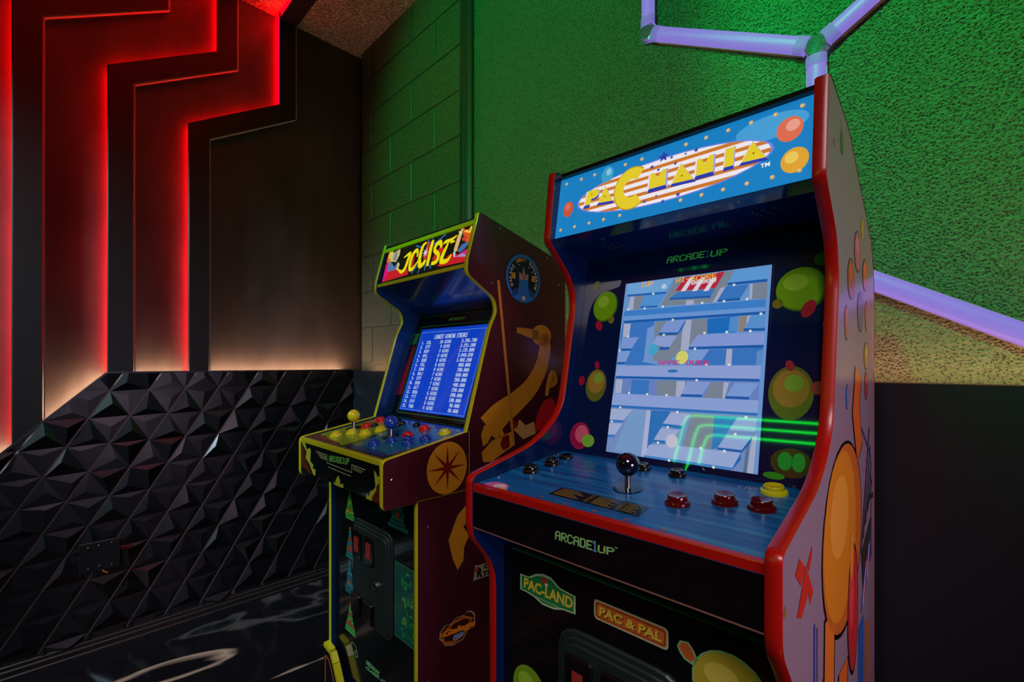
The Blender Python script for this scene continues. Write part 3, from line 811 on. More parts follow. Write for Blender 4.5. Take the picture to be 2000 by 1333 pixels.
  ('e',(232,240,232),12,(0.2092,0.0417),0.0024,0.0024,0),
  ('e',(232,240,232),12,(0.2866,0.0416),0.0024,0.0024,0),
  ('e',(232,240,232),12,(0.3255,0.0415),0.0024,0.0024,0),
  ('e',(232,240,232),12,(0.2331,0.0131),0.0024,0.0024,0),
  ('e',(232,240,232),12,(0.3105,0.013),0.0024,0.0024,0),
  ('e',(70,175,215),10,(0.1802,0.2166),0.0095,0.0115,0),
  ('e',(225,225,120),10,(0.2385,0.2007),0.0115,0.0125,0),
  ('e',(205,205,225),10,(0.2346,0.0476),0.011,0.0125,0),
  ('e',(50,120,195),9,(0.2234,0.1748),0.01,0.003,0),
  ('x',(250,185,70),12,'1UP',(0.1385,0.3474),(0.1651,0.3469),(0.1382,0.3576)),
  ('x',(240,235,240),12,'0',(0.1848,0.3388),(0.1927,0.3389),(0.1843,0.3473)),
  ('x',(250,185,70),12,'HI-SCORE',(0.2122,0.3474),(0.2876,0.347),(0.2125,0.357)),
  ('x',(240,235,240),13,'100000',(0.2337,0.3395),(0.2874,0.3395),(0.2339,0.3472)),
  ('x',(190,60,130),13,'GAME OVER',(0.1936,0.1867),(0.2879,0.1862),(0.1936,0.1952)),
 ],
 'pac_bezel_artwork': [
  ('e',(70,120,15),1,(0.059,0.314),0.03,0.034,0),
  ('e',(112,170,15),2,(0.0575,0.3155),0.028,0.032,0),
  ('e',(145,195,50),3,(0.053,0.325),0.014,0.013,0),
  ('e',(165,20,50),3,(0.049,0.272),0.008,0.012,0.5),
  ('e',(120,120,35),2,(0.03,0.365),0.008,0.01,-0.3),
  ('e',(120,120,35),2,(0.078,0.283),0.007,0.008,0),
  ('e',(70,120,15),1,(0.4225,0.311),0.0365,0.037,0),
  ('e',(112,170,15),2,(0.421,0.3125),0.0345,0.035,0),
  ('e',(145,195,50),3,(0.414,0.323),0.018,0.014,0),
  ('e',(165,20,50),3,(0.434,0.277),0.009,0.015,-0.4),
  ('e',(40,130,40),2,(0.449,0.358),0.011,0.011,0),
  ('e',(120,120,35),2,(0.39,0.289),0.008,0.008,0),
  ('e',(95,105,35),1,(0.06,0.143),0.025,0.034,0),
  ('e',(150,120,45),2,(0.06,0.15),0.02,0.024,0),
  ('e',(120,165,50),3,(0.064,0.158),0.011,0.011,0),
  ('e',(150,15,45),2,(0.023,0.152),0.008,0.01,0),
  ('e',(150,15,60),2,(0.057,0.186),0.006,0.009,0.3),
  ('e',(95,105,35),1,(0.416,0.143),0.0312,0.0425,0),
  ('e',(150,120,45),2,(0.416,0.15),0.025,0.03,0),
  ('e',(120,165,50),3,(0.42,0.158),0.0137,0.0137,0),
  ('e',(150,15,45),2,(0.4511,0.152),0.008,0.01,0),
  ('e',(150,15,60),2,(0.413,0.186),0.006,0.009,0.3),
  ('e',(150,20,70),1,(0.036,0.036),0.025,0.028,0),
  ('e',(205,90,120),2,(0.04,0.04),0.016,0.018,0),
  ('e',(120,190,60),3,(0.058,0.028),0.015,0.013,0),
  ('e',(75,12,25),1,(0.422,0.036),0.028,0.022,0),
  ('e',(40,165,60),2,(0.414,0.038),0.01,0.014,0),
  ('e',(40,165,60),2,(0.432,0.038),0.009,0.014,0),
  ('e',(60,150,40),2,(0.4,0.014),0.015,0.0055,0),
  ('x',(90,255,120),3,'ARCADE',(0.188,0.391),(0.262,0.391),(0.19,0.404)),
  ('x',(50,120,220),3,'1',(0.2635,0.39),(0.2712,0.39),(0.2645,0.406)),
  ('x',(90,255,120),3,'UP',(0.2725,0.39),(0.302,0.39),(0.2735,0.402)),
 ],
 'pac_deck_artwork': [
  ('e',(200,110,170),2,(0.04,0.016),0.026,0.018,-0.1),
  ('e',(225,200,215),3,(0.047,0.019),0.013,0.01,0),
  ('e',(210,165,110),3,(0.058,0.011),0.013,0.006,0),
  ('p',(12,14,18),2,[(0.1383,0.0362),(0.1388,0.0706),(0.2916,0.0726),(0.2946,0.035)]),
  ('l',(170,150,60),3,[(0.144,0.0671),(0.1765,0.0674)],0.0014),
  ('l',(170,150,60),3,[(0.1993,0.0677),(0.2056,0.0677)],0.0014),
  ('l',(170,150,60),3,[(0.2118,0.0678),(0.239,0.0681)],0.0014),
  ('l',(170,150,60),3,[(0.2535,0.0683),(0.2592,0.0683)],0.0014),
  ('l',(170,150,60),3,[(0.262,0.0684),(0.2826,0.0686)],0.0014),
  ('l',(170,150,60),3,[(0.144,0.0621),(0.1833,0.0623)],0.0014),
  ('l',(170,150,60),3,[(0.1995,0.0625),(0.2058,0.0625)],0.0014),
  ('l',(170,150,60),3,[(0.2121,0.0626),(0.2467,0.0628)],0.0014),
  ('l',(170,150,60),3,[(0.2539,0.0629),(0.2596,0.0629)],0.0014),
  ('l',(170,150,60),3,[(0.2624,0.0629),(0.279,0.063)],0.0014),
  ('l',(170,150,60),3,[(0.144,0.0571),(0.19,0.0573)],0.0014),
  ('l',(170,150,60),3,[(0.1997,0.0573),(0.206,0.0573)],0.0014),
  ('l',(170,150,60),3,[(0.2123,0.0574),(0.2397,0.0575)],0.0014),
  ('l',(170,150,60),3,[(0.2542,0.0575),(0.2599,0.0575)],0.0014),
  ('l',(170,150,60),3,[(0.2628,0.0576),(0.2834,0.0576)],0.0014),
  ('l',(170,150,60),3,[(0.1439,0.0521),(0.1769,0.0522)],0.0014),
  ('l',(170,150,60),3,[(0.1999,0.0522),(0.2063,0.0522)],0.0014),
  ('l',(170,150,60),3,[(0.2126,0.0522),(0.2473,0.0522)],0.0014),
  ('l',(170,150,60),3,[(0.2546,0.0523),(0.2603,0.0523)],0.0014),
  ('l',(170,150,60),3,[(0.2631,0.0523),(0.2798,0.0523)],0.0014),
  ('l',(170,150,60),3,[(0.1439,0.0473),(0.1837,0.0472)],0.0014),
  ('l',(170,150,60),3,[(0.2001,0.0472),(0.2065,0.0471)],0.0014),
  ('l',(170,150,60),3,[(0.2128,0.0471),(0.2403,0.0471)],0.0014),
  ('l',(170,150,60),3,[(0.2549,0.047),(0.2607,0.047)],0.0014),
  ('l',(170,150,60),3,[(0.2635,0.047),(0.2843,0.047)],0.0014),
  ('l',(170,150,60),3,[(0.1439,0.0424),(0.1905,0.0422)],0.0014),
  ('l',(170,150,60),3,[(0.2003,0.0422),(0.2067,0.0421)],0.0014),
  ('l',(170,150,60),3,[(0.213,0.0421),(0.248,0.0419)],0.0014),
  ('l',(170,150,60),3,[(0.2553,0.0419),(0.261,0.0419)],0.0014),
  ('l',(170,150,60),3,[(0.2639,0.0419),(0.2806,0.0418)],0.0014),
  ('t',(110,150,180),2,'LIVE',(0.3637,0.207),(0.3921,0.2182),(0.362,0.2249),0.0),
  ('e',(150,70,80),2,(0.1865,0.0158),0.004,0.003,0),
  ('e',(150,70,80),2,(0.2368,0.0174),0.004,0.003,0),
  ('e',(150,70,80),2,(0.2877,0.017),0.004,0.003,0),
  ('e',(150,70,80),2,(0.3396,0.0175),0.004,0.003,0),
  ('e',(150,70,80),2,(0.1371,0.0203),0.004,0.003,0),
  ('e',(150,70,80),2,(0.132,0.1667),0.004,0.003,0),
 ],
 'pac_apron_logo': [
  ('x',(130,185,110),1,'ARCADE',(0.18,0.9247),(0.2443,0.9263),(0.1808,0.9375)),
  ('x',(80,140,190),1,'1',(0.2448,0.9256),(0.2531,0.926),(0.2448,0.9405)),
  ('x',(130,185,110),1,'UP',(0.2535,0.9262),(0.2784,0.9288),(0.254,0.9363)),
  ('t',(130,185,110),1,'TM',(0.279,0.939),(0.284,0.9392),(0.2793,0.9409),0.02),
 ],
 'pac_oval_sticker': [
  ('p',(150,180,140),1,[(0.041,0.779),(0.041,0.807),(0.062,0.808),(0.078,0.818),(0.095,0.823),(0.112,0.822),(0.13,0.811),(0.162,0.808),(0.162,0.779),(0.136,0.777),(0.118,0.771),(0.092,0.77),(0.072,0.777),(0.055,0.779)]),
  ('p',(30,110,55),2,[(0.0446,0.7812),(0.0446,0.8053),(0.0644,0.8062),(0.0794,0.8148),(0.0954,0.8191),(0.1114,0.8182),(0.1283,0.8088),(0.1584,0.8062),(0.1584,0.7812),(0.1339,0.7795),(0.117,0.7744),(0.0926,0.7735),(0.0738,0.7795),(0.0578,0.7812)]),
  ('t',(205,180,50),3,'PAC-LAND',(0.05,0.785),(0.156,0.785),(0.051,0.804),0.03),
  ('e',(150,50,45),3,(0.097,0.812),0.0065,0.006,0),
  ('e',(215,205,200),3,(0.101,0.807),0.004,0.003,0),
  ('l',(120,160,120),3,[(0.075,0.7785),(0.128,0.7785)],0.0018),
 ],
 'pac_bar_sticker': [
  ('p',(155,165,125),1,[(0.318,0.8115),(0.3175,0.8138),(0.3162,0.8157),(0.3143,0.817),(0.312,0.8175),(0.203,0.8175),(0.2007,0.817),(0.1988,0.8157),(0.1975,0.8138),(0.197,0.8115),(0.197,0.793),(0.1975,0.7907),(0.1988,0.7888),(0.2007,0.7875),(0.203,0.787),(0.312,0.787),(0.3143,0.7875),(0.3162,0.7888),(0.3175,0.7907),(0.318,0.793)]),
  ('p',(185,90,40),2,[(0.3155,0.81),(0.3151,0.8119),(0.314,0.8135),(0.3124,0.8146),(0.3105,0.815),(0.2045,0.815),(0.2026,0.8146),(0.201,0.8135),(0.1999,0.8119),(0.1995,0.81),(0.1995,0.7945),(0.1999,0.7926),(0.201,0.791),(0.2026,0.7899),(0.2045,0.7895),(0.3105,0.7895),(0.3124,0.7899),(0.314,0.791),(0.3151,0.7926),(0.3155,0.7945)]),
  ('p',(60,25,15),3,[(0.3135,0.809),(0.3132,0.8105),(0.3123,0.8118),(0.311,0.8127),(0.3095,0.813),(0.2055,0.813),(0.204,0.8127),(0.2027,0.8118),(0.2018,0.8105),(0.2015,0.809),(0.2015,0.7955),(0.2018,0.794),(0.2027,0.7927),(0.204,0.7918),(0.2055,0.7915),(0.3095,0.7915),(0.311,0.7918),(0.3123,0.7927),(0.3132,0.794),(0.3135,0.7955)]),
  ('p',(190,95,42),4,[(0.3125,0.808),(0.3122,0.8095),(0.3113,0.8108),(0.31,0.8117),(0.3085,0.812),(0.2065,0.812),(0.205,0.8117),(0.2037,0.8108),(0.2028,0.8095),(0.2025,0.808),(0.2025,0.7965),(0.2028,0.795),(0.2037,0.7937),(0.205,0.7928),(0.2065,0.7925),(0.3085,0.7925),(0.31,0.7928),(0.3113,0.7937),(0.3122,0.795),(0.3125,0.7965)]),
  ('t',(70,40,20),5,'PAC & PAL',(0.2075,0.794),(0.3095,0.794),(0.2085,0.808),0.06),
  ('t',(205,180,55),6,'PAC & PAL',(0.2065,0.795),(0.3085,0.795),(0.2075,0.809),0.04),
 ],
 'pac_front_artwork': [
  ('p',(120,170,110),1,[(0.446,0.772),(0.4439,0.7859),(0.4376,0.7985),(0.4278,0.8088),(0.4154,0.8158),(0.4014,0.8189),(0.3871,0.8178),(0.3738,0.8126),(0.3626,0.8037),(0.3546,0.7921),(0.3505,0.7786),(0.3506,0.7646),(0.355,0.7512),(0.3632,0.7397),(0.3745,0.731),(0.3879,0.7261),(0.4022,0.7252),(0.4161,0.7285),(0.4285,0.7357),(0.4381,0.7461),(0.4441,0.7589)]),
  ('e',(165,150,45),2,(0.398,0.772),0.0455,0.0445,0),
  ('e',(190,175,70),3,(0.388,0.785),0.022,0.016,0),
  ('p',(120,170,110),1,[(0.33,0.8),(0.334,0.809),(0.346,0.811),(0.353,0.803),(0.359,0.792),(0.352,0.783),(0.34,0.786),(0.334,0.792)]),
  ('p',(175,85,40),2,[(0.3325,0.8),(0.336,0.807),(0.345,0.8085),(0.3505,0.802),(0.355,0.793),(0.35,0.7865),(0.341,0.789)]),
  ('e',(110,150,30),2,(0.062,0.61),0.038,0.041,0),
  ('e',(145,185,50),3,(0.055,0.622),0.018,0.016,0),
 ],
 'pac_side_artwork': [
  ('e',(8,8,10),1,(0.243,0.915),0.166,0.146,0),
  ('e',(205,110,35),2,(0.243,0.916),0.16,0.14,0),
  ('e',(226,140,30),3,(0.215,0.925),0.127,0.125,0),
  ('e',(238,165,55),4,(0.2,0.955),0.07,0.06,0),
  ('p',(205,50,35),2,[(-0.054,0.95),(-0.036,0.963),(-0.01,0.9445),(-0.03,0.93)]),
  ('p',(205,50,35),2,[(-0.047,0.901),(-0.006,0.946),(0.03,0.904),(0.014,0.893),(0.006,0.91),(-0.028,0.893)]),
  ('p',(205,50,35),2,[(0.0,0.944),(0.024,0.961),(0.024,0.948),(0.008,0.934)]),
  ('e',(150,120,60),1,(-0.094,0.925),0.005,0.006,0),
  ('e',(150,120,90),1,(0.162,1.495),0.005,0.006,0),
  ('e',(60,120,45),1,(0.219,1.514),0.011,0.019,0),
  ('e',(110,160,70),2,(0.217,1.518),0.006,0.009,0),
  ('l',(40,70,40),2,[(0.213,1.53),(0.21,1.541),(0.206,1.545)],0.002),
  ('e',(205,170,60),1,(0.416,1.424),0.012,0.018,0),
  ('l',(60,60,30),1,[(0.413,1.438),(0.408,1.449)],0.002),
  ('e',(60,40,50),1,(0.363,1.374),0.034,0.036,0),
  ('e',(195,95,115),2,(0.363,1.374),0.0306,0.0331,0),
  ('e',(230,112,135),3,(0.3579,1.3848),0.017,0.0144,0),
  ('e',(60,40,50),1,(0.298,1.319),0.032,0.034,0),
  ('e',(190,70,50),2,(0.298,1.319),0.0288,0.0313,0),
  ('e',(224,82,59),3,(0.2932,1.3292),0.016,0.0136,0),
  ('e',(60,40,50),1,(0.449,1.345),0.032,0.03,0),
  ('e',(200,95,55),2,(0.449,1.345),0.0288,0.0276,0),
  ('e',(236,112,64),3,(0.4442,1.354),0.016,0.012,0),
  ('e',(60,40,50),1,(0.395,1.272),0.035,0.036,0),
  ('e',(110,100,120),2,(0.395,1.272),0.0315,0.0331,0),
  ('e',(129,118,141),3,(0.3898,1.2828),0.0175,0.0144,0),
  ('e',(60,40,50),1,(0.257,1.245),0.016,0.028,0),
  ('e',(185,110,70),2,(0.257,1.245),0.0144,0.0258,0),
  ('e',(218,129,82),3,(0.2546,1.2534),0.008,0.0112,0),
  ('e',(60,40,50),1,(0.463,1.27),0.014,0.03,0),
  ('e',(185,110,70),2,(0.463,1.27),0.0126,0.0276,0),
  ('e',(218,129,82),3,(0.4609,1.279),0.007,0.012,0),
  ('e',(60,40,50),1,(0.463,1.195),0.028,0.026,0),
  ('e',(185,150,60),2,(0.463,1.195),0.0252,0.0239,0),
  ('e',(218,177,70),3,(0.4588,1.2028),0.014,0.0104,0),
  ('e',(60,40,50),1,(0.463,1.14),0.02,0.028,0),
  ('e',(190,60,50),2,(0.463,1.14),0.018,0.0258,0),
  ('e',(224,70,59),3,(0.46,1.1484),0.01,0.0112,0),
  ('e',(60,40,50),1,(0.26,1.128),0.01,0.02,0),
  ('e',(70,120,180),2,(0.26,1.128),0.009,0.0184,0),
  ('e',(82,141,212),3,(0.2585,1.134),0.005,0.008,0),
  ('l',(8,8,10),2,[(0.37,1.165),(0.345,1.1),(0.385,1.02)],0.072),
  ('l',(225,105,35),3,[(0.37,1.165),(0.345,1.1),(0.385,1.025)],0.06),
  ('l',(45,38,48),1,[(0.4,0.84),(0.5,1.055)],0.01),
  ('l',(45,38,48),1,[(0.426,0.86),(0.514,1.02)],0.01),
  ('l',(45,38,48),1,[(0.452,0.88),(0.528,0.985)],0.01),
  ('l',(45,38,48),1,[(0.478,0.9),(0.542,0.95)],0.01),
  ('l',(45,38,48),1,[(0.504,0.92),(0.556,0.915)],0.01),
  ('l',(50,60,140),2,[(0.405,1.065),(0.52,1.0),(0.53,0.8)],0.006),
  ('e',(8,8,10),3,(0.315,0.775),0.052,0.108,0),
  ('e',(205,45,50),4,(0.315,0.775),0.047,0.101,0),
  ('e',(225,80,70),5,(0.3,0.8),0.02,0.05,0),
  ('e',(235,150,45),6,(0.3,0.868),0.018,0.04,0),
  ('l',(8,8,10),1,[(0.13,0.84),(0.12,0.66)],0.075),
  ('l',(230,125,40),2,[(0.13,0.835),(0.12,0.66)],0.062),
  ('l',(8,8,10),1,[(0.23,0.72),(0.22,0.6)],0.085),
  ('l',(225,110,40),2,[(0.23,0.72),(0.22,0.6)],0.07),
  ('p',(50,100,180),2,[(0.37,0.72),(0.43,0.72),(0.43,0.55),(0.37,0.55)]),
  ('p',(195,110,60),2,[(0.45,0.7),(0.5,0.68),(0.49,0.55),(0.45,0.55)]),
  ('p',(60,50,45),1,[(0.4,0.84),(0.52,0.88),(0.53,0.8),(0.42,0.77)]),
  ('l',(70,80,190),3,[(0.4,0.735),(0.45,0.8)],0.008),
  ('l',(225,225,235),3,[(0.418,0.745),(0.462,0.808)],0.008),
  ('l',(200,70,60),3,[(0.436,0.755),(0.474,0.816)],0.008),
  ('l',(70,80,190),3,[(0.454,0.765),(0.486,0.824)],0.008),
  ('l',(225,225,235),3,[(0.472,0.775),(0.498,0.832)],0.008),
  ('l',(200,70,60),3,[(0.49,0.785),(0.51,0.84)],0.008),
  ('l',(70,80,190),3,[(0.508,0.795),(0.522,0.848)],0.008),
  ('l',(60,70,150),1,[(0.037,0.86),(0.035,0.6)],0.008),
  ('l',(60,70,150),1,[(0.052,0.85),(0.05,0.6)],0.006),
  ('p',(60,45,50),1,[(0.055,0.76),(0.09,0.77),(0.09,0.69),(0.05,0.68)]),
 ],
 'joust_marquee_artwork': [
  ('p',(14,22,14),0,[(0.03,0.022),(0.452,0.022),(0.452,0.128),(0.03,0.128)]),
  ('p',(205,30,40),1,[(0.0336,0.0294),(0.0301,0.0984),(0.0672,0.0784),(0.0938,0.0588),(0.1736,0.0499),(0.1802,0.0326),(0.0533,0.0285)]),
  ('p',(225,20,120),2,[(0.0309,0.028),(0.03,0.09),(0.0591,0.0675),(0.0567,0.0505),(0.0404,0.0285)]),
  ('p',(235,110,40),2,[(0.0301,0.0984),(0.032,0.1247),(0.0574,0.1096),(0.0547,0.0856)]),
  ('p',(230,200,70),3,[(0.0375,0.1078),(0.0359,0.128),(0.0609,0.128),(0.0571,0.1027)]),
  ('p',(205,30,40),1,[(0.3239,0.0374),(0.3398,0.0469),(0.3761,0.0629),(0.3998,0.0587),(0.452,0.0408),(0.4473,0.029),(0.34,0.0319)]),
  ('p',(230,90,30),2,[(0.4133,0.1144),(0.4132,0.128),(0.4298,0.1167),(0.4428,0.128),(0.4517,0.1205),(0.4512,0.0863),(0.4362,0.0807)]),
  ('p',(240,215,80),3,[(0.4165,0.1181),(0.4284,0.1214),(0.4388,0.1147),(0.4445,0.128),(0.4497,0.1239),(0.445,0.1076),(0.4311,0.1121)]),
  ('p',(225,30,130),2,[(0.41,0.0539),(0.449,0.0654),(0.4495,0.0497),(0.4411,0.0427)]),
  ('p',(170,140,210),3,[(0.4026,0.0494),(0.4268,0.0552),(0.4504,0.0468),(0.4497,0.0419)]),
  ('p',(70,110,160),4,[(0.4039,0.0666),(0.419,0.0812),(0.4433,0.085),(0.4495,0.0781),(0.4326,0.0642),(0.4173,0.0584)]),
  ('p',(225,180,120),4,[(0.3875,0.0697),(0.3928,0.11),(0.4034,0.128),(0.4132,0.128),(0.4088,0.1007),(0.4025,0.064)]),
  ('p',(200,60,60),5,[(0.4143,0.0967),(0.4239,0.1078),(0.4352,0.0982),(0.4258,0.0871)]),
  ('p',(225,220,140),5,[(0.3927,0.1248),(0.4012,0.1111),(0.4101,0.1107),(0.4077,0.1186)]),
  ('p',(190,200,200),5,[(0.3871,0.0639),(0.3959,0.071),(0.4008,0.0483),(0.3933,0.0511)]),
  ('p',(90,120,170),4,[(0.0494,0.0602),(0.0429,0.091),(0.0618,0.0914),(0.0893,0.0697),(0.1015,0.0848),(0.1126,0.0796),(0.1028,0.0591),(0.0622,0.0601)]),
  ('p',(200,190,130),4,[(0.0508,0.095),(0.0562,0.1204),(0.1018,0.128),(0.1042,0.1083),(0.0917,0.0865)]),
  ('p',(130,140,150),5,[(0.0688,0.0972),(0.0733,0.1243),(0.0914,0.1175),(0.0902,0.0901)]),
  ('p',(230,215,120),5,[(0.1028,0.0591),(0.1079,0.0838),(0.1172,0.0755),(0.1131,0.0558)]),
  ('l',(50,120,190),2,[(0.1913,0.1216),(0.2347,0.106)],0.004),
  ('l',(50,120,190),2,[(0.254,0.128),(0.2549,0.1006)],0.004),
  ('l',(50,120,190),2,[(0.2763,0.128),(0.2721,0.11)],0.004),
  ('l',(50,120,190),2,[(0.3356,0.128),(0.2855,0.1073)],0.004),
  ('l',(50,120,190),2,[(0.1966,0.0335),(0.2255,0.0579)],0.004),
  ('l',(50,120,190),2,[(0.2309,0.0285),(0.2452,0.0547)],0.004),
  ('l',(50,120,190),2,[(0.266,0.0327),(0.2605,0.0554)],0.004),
  ('l',(50,120,190),2,[(0.2956,0.0343),(0.2767,0.0527)],0.004),
  ('p',(205,40,35),2,[(0.1736,0.0499),(0.1716,0.0997),(0.1942,0.0989),(0.1992,0.0557)]),
  ('p',(205,40,35),2,[(0.2447,0.0706),(0.2514,0.1252),(0.2664,0.119),(0.262,0.0583)]),
  ('p',(205,40,35),2,[(0.2919,0.0595),(0.3055,0.0849),(0.3309,0.0954),(0.3402,0.0815),(0.3133,0.0543)]),
  ('p',(205,40,35),2,[(0.3553,0.0997),(0.3823,0.1151),(0.389,0.1078),(0.3695,0.0984)]),
  ('l',(120,90,10),5,[(0.1352,0.0935),(0.1656,0.1008),(0.1622,0.0798),(0.1548,0.0545),(0.1373,0.0472),(0.1149,0.0589)],[0.0037,0.0159,0.0159,0.0171,0.0134,0.0049]),
  ('l',(120,90,10),5,[(0.2124,0.0826),(0.2075,0.0997),(0.1975,0.1048),(0.1826,0.0927),(0.1789,0.0655),(0.1855,0.0481),(0.2018,0.0488),(0.2211,0.0698)],[0.0073,0.0122,0.0159,0.0159,0.0159,0.0146,0.0122,0.0049]),
  ('l',(120,90,10),5,[(0.2476,0.1211),(0.23,0.1117),(0.2266,0.0769),(0.2358,0.0515),(0.2507,0.0538),(0.2597,0.0649)],[0.0049,0.0159,0.0183,0.0183,0.0159,0.0146]),
  ('l',(120,90,10),5,[(0.2782,0.1214),(0.2755,0.0998),(0.2748,0.0655),(0.2748,0.0437)],[0.0146,0.0183,0.0183,0.0122]),
  ('l',(120,90,10),5,[(0.3267,0.0901),(0.3174,0.1072),(0.2994,0.1031),(0.2976,0.0863),(0.3202,0.0699),(0.317,0.0507),(0.2932,0.0485)],[0.0098,0.0171,0.0159,0.0146,0.0146,0.0159,0.0122]),
  ('l',(120,90,10),5,[(0.3573,0.1008),(0.3491,0.0828),(0.34,0.0604),(0.3422,0.0465),(0.3682,0.0451),(0.3814,0.0605)],[0.0049,0.0146,0.0195,0.0183,0.0146,0.0049]),
  ('l',(120,90,10),5,[(0.3324,0.0981),(0.3423,0.1038),(0.3675,0.1048),(0.3897,0.1128)],[0.0037,0.0122,0.0122,0.0037]),
  ('l',(120,90,10),5,[(0.367,0.0988),(0.3858,0.0966)],[0.0122,0.0037]),
  ('l',(240,225,20),6,[(0.1352,0.0935),(0.1656,0.1008),(0.1622,0.0798),(0.1548,0.0545),(0.1373,0.0472),(0.1149,0.0589)],[0.003,0.013,0.013,0.014,0.011,0.004]),
  ('l',(240,225,20),6,[(0.2124,0.0826),(0.2075,0.0997),(0.1975,0.1048),(0.1826,0.0927),(0.1789,0.0655),(0.1855,0.0481),(0.2018,0.0488),(0.2211,0.0698)],[0.006,0.01,0.013,0.013,0.013,0.012,0.01,0.004]),
  ('l',(240,225,20),6,[(0.2476,0.1211),(0.23,0.1117),(0.2266,0.0769),(0.2358,0.0515),(0.2507,0.0538),(0.2597,0.0649)],[0.004,0.013,0.015,0.015,0.013,0.012]),
  ('l',(240,225,20),6,[(0.2782,0.1214),(0.2755,0.0998),(0.2748,0.0655),(0.2748,0.0437)],[0.012,0.015,0.015,0.01]),
  ('l',(240,225,20),6,[(0.3267,0.0901),(0.3174,0.1072),(0.2994,0.1031),(0.2976,0.0863),(0.3202,0.0699),(0.317,0.0507),(0.2932,0.0485)],[0.008,0.014,0.013,0.012,0.012,0.013,0.01]),
  ('l',(240,225,20),6,[(0.3573,0.1008),(0.3491,0.0828),(0.34,0.0604),(0.3422,0.0465),(0.3682,0.0451),(0.3814,0.0605)],[0.004,0.012,0.016,0.015,0.012,0.004]),
  ('l',(240,225,20),6,[(0.3324,0.0981),(0.3423,0.1038),(0.3675,0.1048),(0.3897,0.1128)],[0.003,0.01,0.01,0.003]),
  ('l',(240,225,20),6,[(0.367,0.0988),(0.3858,0.0966)],[0.01,0.003]),
  ('s',(235,225,245),8,(0.2513,0.0885),0.017,8,0.25,0),
 ],
 'score_screen_picture': [
  ('p',(12,66,205),0,[(0.054,0.012),(0.386,0.012),(0.386,0.286),(0.054,0.286)]),
  ('p',(120,180,240),1,[(0.058,0.016),(0.382,0.016),(0.382,0.017),(0.058,0.017)]),
  ('p',(120,180,240),1,[(0.058,0.274),(0.382,0.274),(0.382,0.275),(0.058,0.275)]),
  ('p',(120,180,240),1,[(0.058,0.016),(0.059,0.016),(0.059,0.275),(0.058,0.275)]),
  ('p',(120,180,240),1,[(0.381,0.016),(0.382,0.016),(0.382,0.275),(0.381,0.275)]),
  ('x',(205,225,245),2,'LONGEST WINNING STREAKS',(0.138,0.25),(0.302,0.25),(0.138,0.264)),
  ('x',(205,225,245),2,'1.',(0.074,0.2335),(0.088,0.2335),(0.074,0.2443)),
  ('x',(205,225,245),2,'COL',(0.102,0.2335),(0.128,0.2335),(0.102,0.2443)),
  ('x',(205,225,245),2,'10 WINS',(0.1746,0.2335),(0.232,0.2335),(0.1746,0.2443)),
  ('x',(205,225,245),2,'3,356,700',(0.2836,0.2335),(0.352,0.2335),(0.2836,0.2443)),
  ('x',(205,225,245),2,'2.',(0.074,0.2184),(0.088,0.2184),(0.074,0.2292)),
  ('x',(205,225,245),2,'STF',(0.102,0.2184),(0.128,0.2184),(0.102,0.2292)),
  ('x',(205,225,245),2,'9 WINS',(0.1828,0.2184),(0.232,0.2184),(0.1828,0.2292)),
  ('x',(205,225,245),2,'3,251,200',(0.2836,0.2184),(0.352,0.2184),(0.2836,0.2292)),
  ('x',(205,225,245),2,'3.',(0.074,0.2033),(0.088,0.2033),(0.074,0.2141)),
  ('x',(205,225,245),2,'BUY',(0.102,0.2033),(0.128,0.2033),(0.102,0.2141)),
  ('x',(205,225,245),2,'9 WINS',(0.1828,0.2033),(0.232,0.2033),(0.1828,0.2141)),
  ('x',(205,225,245),2,'3,155,000',(0.2836,0.2033),(0.352,0.2033),(0.2836,0.2141)),
  ('x',(205,225,245),2,'4.',(0.074,0.1882),(0.088,0.1882),(0.074,0.199)),
  ('x',(205,225,245),2,'BYL',(0.102,0.1882),(0.128,0.1882),(0.102,0.199)),
  ('x',(205,225,245),2,'8 WINS',(0.1828,0.1882),(0.232,0.1882),(0.1828,0.199)),
  ('x',(205,225,245),2,'3,040,850',(0.2836,0.1882),(0.352,0.1882),(0.2836,0.199)),
  ('x',(205,225,245),2,'5.',(0.074,0.1731),(0.088,0.1731),(0.074,0.1839)),
  ('x',(205,225,245),2,'BOB',(0.102,0.1731),(0.128,0.1731),(0.102,0.1839)),
  ('x',(205,225,245),2,'8 WINS',(0.1828,0.1731),(0.232,0.1731),(0.1828,0.1839)),
  ('x',(205,225,245),2,'3,002,200',(0.2836,0.1731),(0.352,0.1731),(0.2836,0.1839)),
  ('x',(205,225,245),2,'6.',(0.074,0.158),(0.088,0.158),(0.074,0.1688)),
  ('x',(205,225,245),2,'FEL',(0.102,0.158),(0.128,0.158),(0.102,0.1688)),
  ('x',(205,225,245),2,'8 WINS',(0.1828,0.158),(0.232,0.158),(0.1828,0.1688)),
  ('x',(205,225,245),2,'800,000',(0.2988,0.158),(0.352,0.158),(0.2988,0.1688)),
  ('x',(205,225,245),2,'7.',(0.074,0.1429),(0.088,0.1429),(0.074,0.1537)),
  ('x',(205,225,245),2,'EAN',(0.102,0.1429),(0.128,0.1429),(0.102,0.1537)),
  ('x',(205,225,245),2,'8 WINS',(0.1828,0.1429),(0.232,0.1429),(0.1828,0.1537)),
  ('x',(205,225,245),2,'700,000',(0.2988,0.1429),(0.352,0.1429),(0.2988,0.1537)),
  ('x',(205,225,245),2,'8.',(0.074,0.1278),(0.088,0.1278),(0.074,0.1386)),
  ('x',(205,225,245),2,'BAJ',(0.102,0.1278),(0.128,0.1278),(0.102,0.1386)),
  ('x',(205,225,245),2,'7 WINS',(0.1828,0.1278),(0.232,0.1278),(0.1828,0.1386)),
